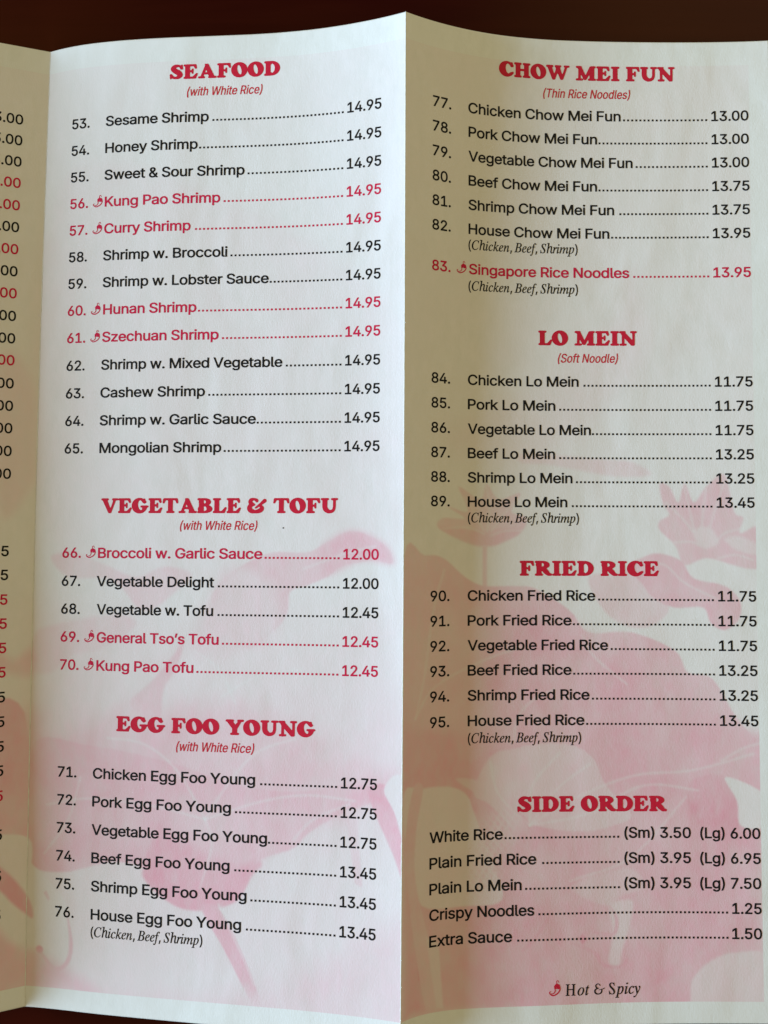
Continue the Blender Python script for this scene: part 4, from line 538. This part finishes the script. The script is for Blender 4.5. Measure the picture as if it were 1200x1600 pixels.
# fish scales beside the pale leaf in the right panel
X, Y = np.meshgrid(gu, gv)
sd = np.abs((X - 1.34) + (2.34 - Y) * -.28)
box = np.clip(1 - sd / .07, 0, 1) * np.clip((Y - 2.20) / .03, 0, 1) * np.clip((2.46 - Y) / .05, 0, 1)
net = np.abs(np.sin((X + Y * .6) * 150)) * np.abs(np.sin((X - Y * .9) * 150))
T = T * (1 - box * .9) + box * .9 * (.12 + .16 * net)
T = T + .055 + .03 * wob                               # faint overall wash inside the printed frame
T = np.clip(T, 0, 1)
def tint_at(u, v):
    fj = np.clip((u - U0) / DU, 0, len(gu) - 1.01); fi = np.clip(v / DU, 0, len(gv) - 1.01)
    j = fj.astype(int); i = fi.astype(int); fj -= j; fi -= i
    t = (T[i, j] * (1 - fj) + T[i, j + 1] * fj) * (1 - fi) + (T[i + 1, j] * (1 - fj) + T[i + 1, j + 1] * fj) * fi
    inside = (v > .070) & (v < FRAME_V) & (u < 2.102)
    t = np.where(inside, t, 0.)
    return t

# ---------------------------------------------------------------- the folded menu
menu = bpy.data.objects.new('folded_menu', None)
C.objects.link(menu)
menu['label'] = 'unfolded paper menu with red headings and pale pink flower print standing in folds'
menu['category'] = 'menu'

def add_mesh(name, V, F, m, parent, smooth=True):
    me = bpy.data.meshes.new(name)
    me.from_pydata([tuple(p) for p in V], [], F)
    me.materials.append(m)
    if smooth: me.polygons.foreach_set('use_smooth', [True] * len(me.polygons))
    o = bpy.data.objects.new(name, me); C.objects.link(o); o.parent = parent
    return o

def panel(u0, u1, label):
    us = np.linspace(u0, u1, int((u1 - u0) / .0031) + 1)
    for c0 in (W - .0014, W - .0010, W + .0010, W + .0014, 2.1015, 2.1025):
        if u0 < c0 < u1: us = np.append(us, c0)
    us = np.unique(us)
    vs = np.unique(np.concatenate([np.linspace(0, H, int(H / .0034) + 1), [.0695, .0705, FRAME_V - .0006, FRAME_V + .0006]]))
    UU, VV = np.meshgrid(us, vs)
    P = surf(UU, VV)
    # hair-thin unevenness of the sheet
    P = P * DM
    nu, nv = len(us), len(vs)
    idx = np.arange(nu * nv).reshape(nv, nu)
    F = np.stack([idx[:-1, :-1], idx[1:, :-1], idx[1:, 1:], idx[:-1, 1:]], -1).reshape(-1, 4)
    me = bpy.data.meshes.new('panel')
    me.vertices.add(nu * nv); me.vertices.foreach_set('co', P.reshape(-1).astype(np.float32))
    me.loops.add(F.size); me.loops.foreach_set('vertex_index', F.reshape(-1).astype(np.int32))
    me.polygons.add(len(F)); me.polygons.foreach_set('loop_start', np.arange(0, F.size, 4, dtype=np.int32))
    me.update(calc_edges=True)
    me.polygons.foreach_set('use_smooth', [True] * len(F))
    at = me.attributes.new('tint', 'FLOAT', 'POINT')
    at.data.foreach_set('value', tint_at(UU.reshape(-1), VV.reshape(-1)).astype(np.float32))
    me.materials.append(paper)
    o = bpy.data.objects.new('panel', me); C.objects.link(o); o.parent = menu
    s = o.modifiers.new('thickness', 'SOLIDIFY'); s.thickness = .00011; s.offset = -1
    o['label'] = label
    return o
PANELS = [panel(-W, 0, 'left panel of the menu, mostly cut off by the picture edge'),
          panel(0, W, 'middle panel headed SEAFOOD, facing the cool window light'),
          panel(W, 2 * W, 'right panel headed CHOW MEI FUN, in warm shade beside the fold')]
# the worn folds: bare fibres raised in a narrow bead along each crease
bare, nt, bs = mat('worn_paper_fibres')
co = N(nt, 'ShaderNodeTexCoord'); n = N(nt, 'ShaderNodeTexNoise', i_Scale=900.0, i_Detail=3.0)
nt.links.new(co.outputs['Object'], n.inputs['Vector'])
nt.links.new(mixc(nt, n.outputs[0], (.70, .66, .58, 1), (.92, .90, .86, 1)), bs.inputs['Base Color']); bs.inputs['Roughness'].default_value = .8
def crease(uc, r, lift, label):
    vs = np.linspace(0, H, 280); rr = random.Random(7)
    V = []; F = []
    for i, v in enumerate(vs):
        p = surf(uc, v); q = r * (.55 + .9 * rr.random())
        a = surf(uc - .004, v) - p; b = surf(uc + .004, v) - p
        a /= np.linalg.norm(a); b /= np.linalg.norm(b)
        up = np.array([0, 0, 1.])
        for dvec, h in ((a, .0002), (a * .4, lift), (b * .4, lift), (b, .0002)):
            V.append((p + dvec * q + up * h) * DM)
        if i:
            k = 4 * i
            F += [(k - 4 + j, k + j, k + j + 1, k - 3 + j) for j in range(3)]
    o = add_mesh('crease', V, F, bare, menu)
    o['label'] = label
crease(W, .0020, .0009, 'worn pale fold line between SEAFOOD and CHOW MEI FUN')
crease(0, .0012, .0006, 'inward fold line beside the item numbers')
LIM = [(-W, 0), (0, W), (W, 2 * W)]

# ---------------------------------------------------------------- lettering (flat ink lying on the paper)
def dec(n):
    return [(n[i] / 500, n[i + 1] / 500) for i in range(0, len(n), 2)]
FONT = {}
for f, g in GLYPHS.items():
    FONT[f] = {}
    for ch, (adv, loops) in g.items():
        LP = [dec(l) for l in loops]
        if not LP:
            FONT[f][ch] = (adv, np.zeros((0, 2)), [], 0, adv); continue
        flat = [p for l in LP for p in l]
        # group each outline with its holes so every island is filled on its own
        def area2(l): return sum(l[i - 1][0] * l[i][1] - l[i][0] * l[i - 1][1] for i in range(len(l)))
        def has(l, p):
            r = False
            for i in range(len(l)):
                (x1, y1), (x2, y2) = l[i - 1], l[i]
                if (y1 > p[1]) != (y2 > p[1]) and p[0] < x1 + (p[1] - y1) / (y2 - y1) * (x2 - x1): r = not r
            return r
        depth = [sum(has(b, a[0]) for b in LP if b is not a) for a in LP]
        off = np.cumsum([0] + [len(l) for l in LP])
        tris = []
        for i, a in enumerate(LP):
            if depth[i] % 2: continue
            grp = [i] + [j for j, b in enumerate(LP) if depth[j] == depth[i] + 1 and has(a, b[0])]
            mp_ = [off[g_] + k for g_ in grp for k in range(len(LP[g_]))]
            for t in tessellate_polygon([[Vector((p[0], p[1], 0)) for p in LP[g_]] for g_ in grp]):
                t = [int(mp_[k]) for k in t]
                p0, p1, p2 = (flat[k] for k in t)
                if (p1[0] - p0[0]) * (p2[1] - p0[1]) - (p1[1] - p0[1]) * (p2[0] - p0[0]) < 0: t = t[::-1]
                tris.append(tuple(t))
        A = np.array(flat)
        FONT[f][ch] = (adv, A, tris, A[:, 0].min(), A[:, 0].max())

class Ink:
    def __init__(s): s.uv = []; s.f = []; s.n = 0
    def text(s, font, txt, u0, u1, v, cap, track=0):
        if font == 'sans': track = -.03
        if font == 'display': track = -.012
        G = FONT[font]; x = 0; pos = []
        for c in txt: pos.append(x); x += G[c][0] + track
        a = pos[0] + G[txt[0]][3]; b = pos[-1] + G[txt[-1]][4]
        k = (u1 - u0) / (b - a)
        for c, px in zip(txt, pos):
            _, A, tr, _, _ = G[c]
            if not len(A): continue
            s.uv.append(np.stack([u0 + (A[:, 0] + px - a) * k, v - A[:, 1] * cap], 1))
            s.f += [(i + s.n, j + s.n, m + s.n) for i, j, m in tr]; s.n += len(A)
        return k / cap
    def dots(s, u0, u1, v, pitch=.01165, size=.0060):
        n = round((u1 - u0 - size) / pitch) if pitch < .5 else 0; n = max(n, 0); st = (u1 - size - u0) / max(n, 1); h = size * .46; c = size * .08
        for i in range(n + 1):
            cx = u0 + size / 2 + i * st; cy = v - h
            q = [(cx - h + c, cy - h), (cx + h - c, cy - h), (cx + h, cy - h + c), (cx + h, cy + h - c), (cx + h - c, cy + h), (cx - h + c, cy + h), (cx - h, cy + h - c), (cx - h, cy - h + c)]
            s.uv.append(np.array(q)[::-1]); s.f.append(tuple(range(s.n, s.n + 8))); s.n += 8
    def build(s, name, m, p, label):
        uv = np.vstack(s.uv)
        P = surf(uv[:, 0], uv[:, 1]) + surf_n(uv[:, 0], uv[:, 1], *LIM[p]) * .0004
        o = add_mesh(name, P * DM, s.f, m, PANELS[p])
        if label: o['label'] = label
        return o

CAP = .0292
ks = []
for p, num, name, price, hot, v, n0, n1, t0, t1, s0, s1, p0, p1 in ROWS:
    I = Ink()
    if num: I.text('sans', num, n0, n1, v, CAP)
    ks.append((name, round(I.text('sans', name, t0, t1, v, CAP), 2)))
    I.dots(s0, s1, v)
    if price: I.text('sans', price, p0, p1, v, CAP)
    for q in SIZES:
        if q[2 - 2 + 0] == p and not price and abs(q[3] - v) < 1e-3:
            I.text('sans', q[2], q[4], q[5], v, CAP); I.text('sans', q[6], q[7], q[8], v, CAP)
    I.build('menu_line', INK['crimson' if hot else 'black'], p, ('crimson' if hot else 'black') + ' printed line ' + (num + ' ' if num else '') + name)
    if hot:
        J = Ink(); a, b = ICON[:2] if p == 1 else ICON[2:]
        J.text('icon', 'c', a, b, v, .0345)
        J.build('chilli_symbol', INK['crimson'], p, None)
for k, (v, txt, hot) in enumerate(LEFT):
    I = Ink(); I.text('sans', txt, UL - PW, UL, v, CAP)
    I.build('price', INK['crimson' if hot else 'black'], 0, None)
for p, font, txt, v, u0, u1, cap, col in TITLES:
    I = Ink(); k = I.text(font, txt, u0, u1, v, cap); ks.append((txt, round(k, 2)))
    I.build({'display': 'heading', 'light': 'subheading', 'serif': 'ingredient_note', 'calli': 'legend', 'icon': 'chilli_symbol'}[font], INK[col], p,
            {'display': 'bold red heading ' + txt, 'calli': 'black legend reading Hot & Spicy', 'icon': 'red chilli beside the words Hot & Spicy'}.get(font))
# a stray speck of black ink under the VEGETABLE & TOFU heading
I = Ink(); I.dots(0.7364, 0.7405, 1.427, pitch=1, size=.004); I.build("ink_speck", INK["black"], 1, None)
print('SCALES', ks)
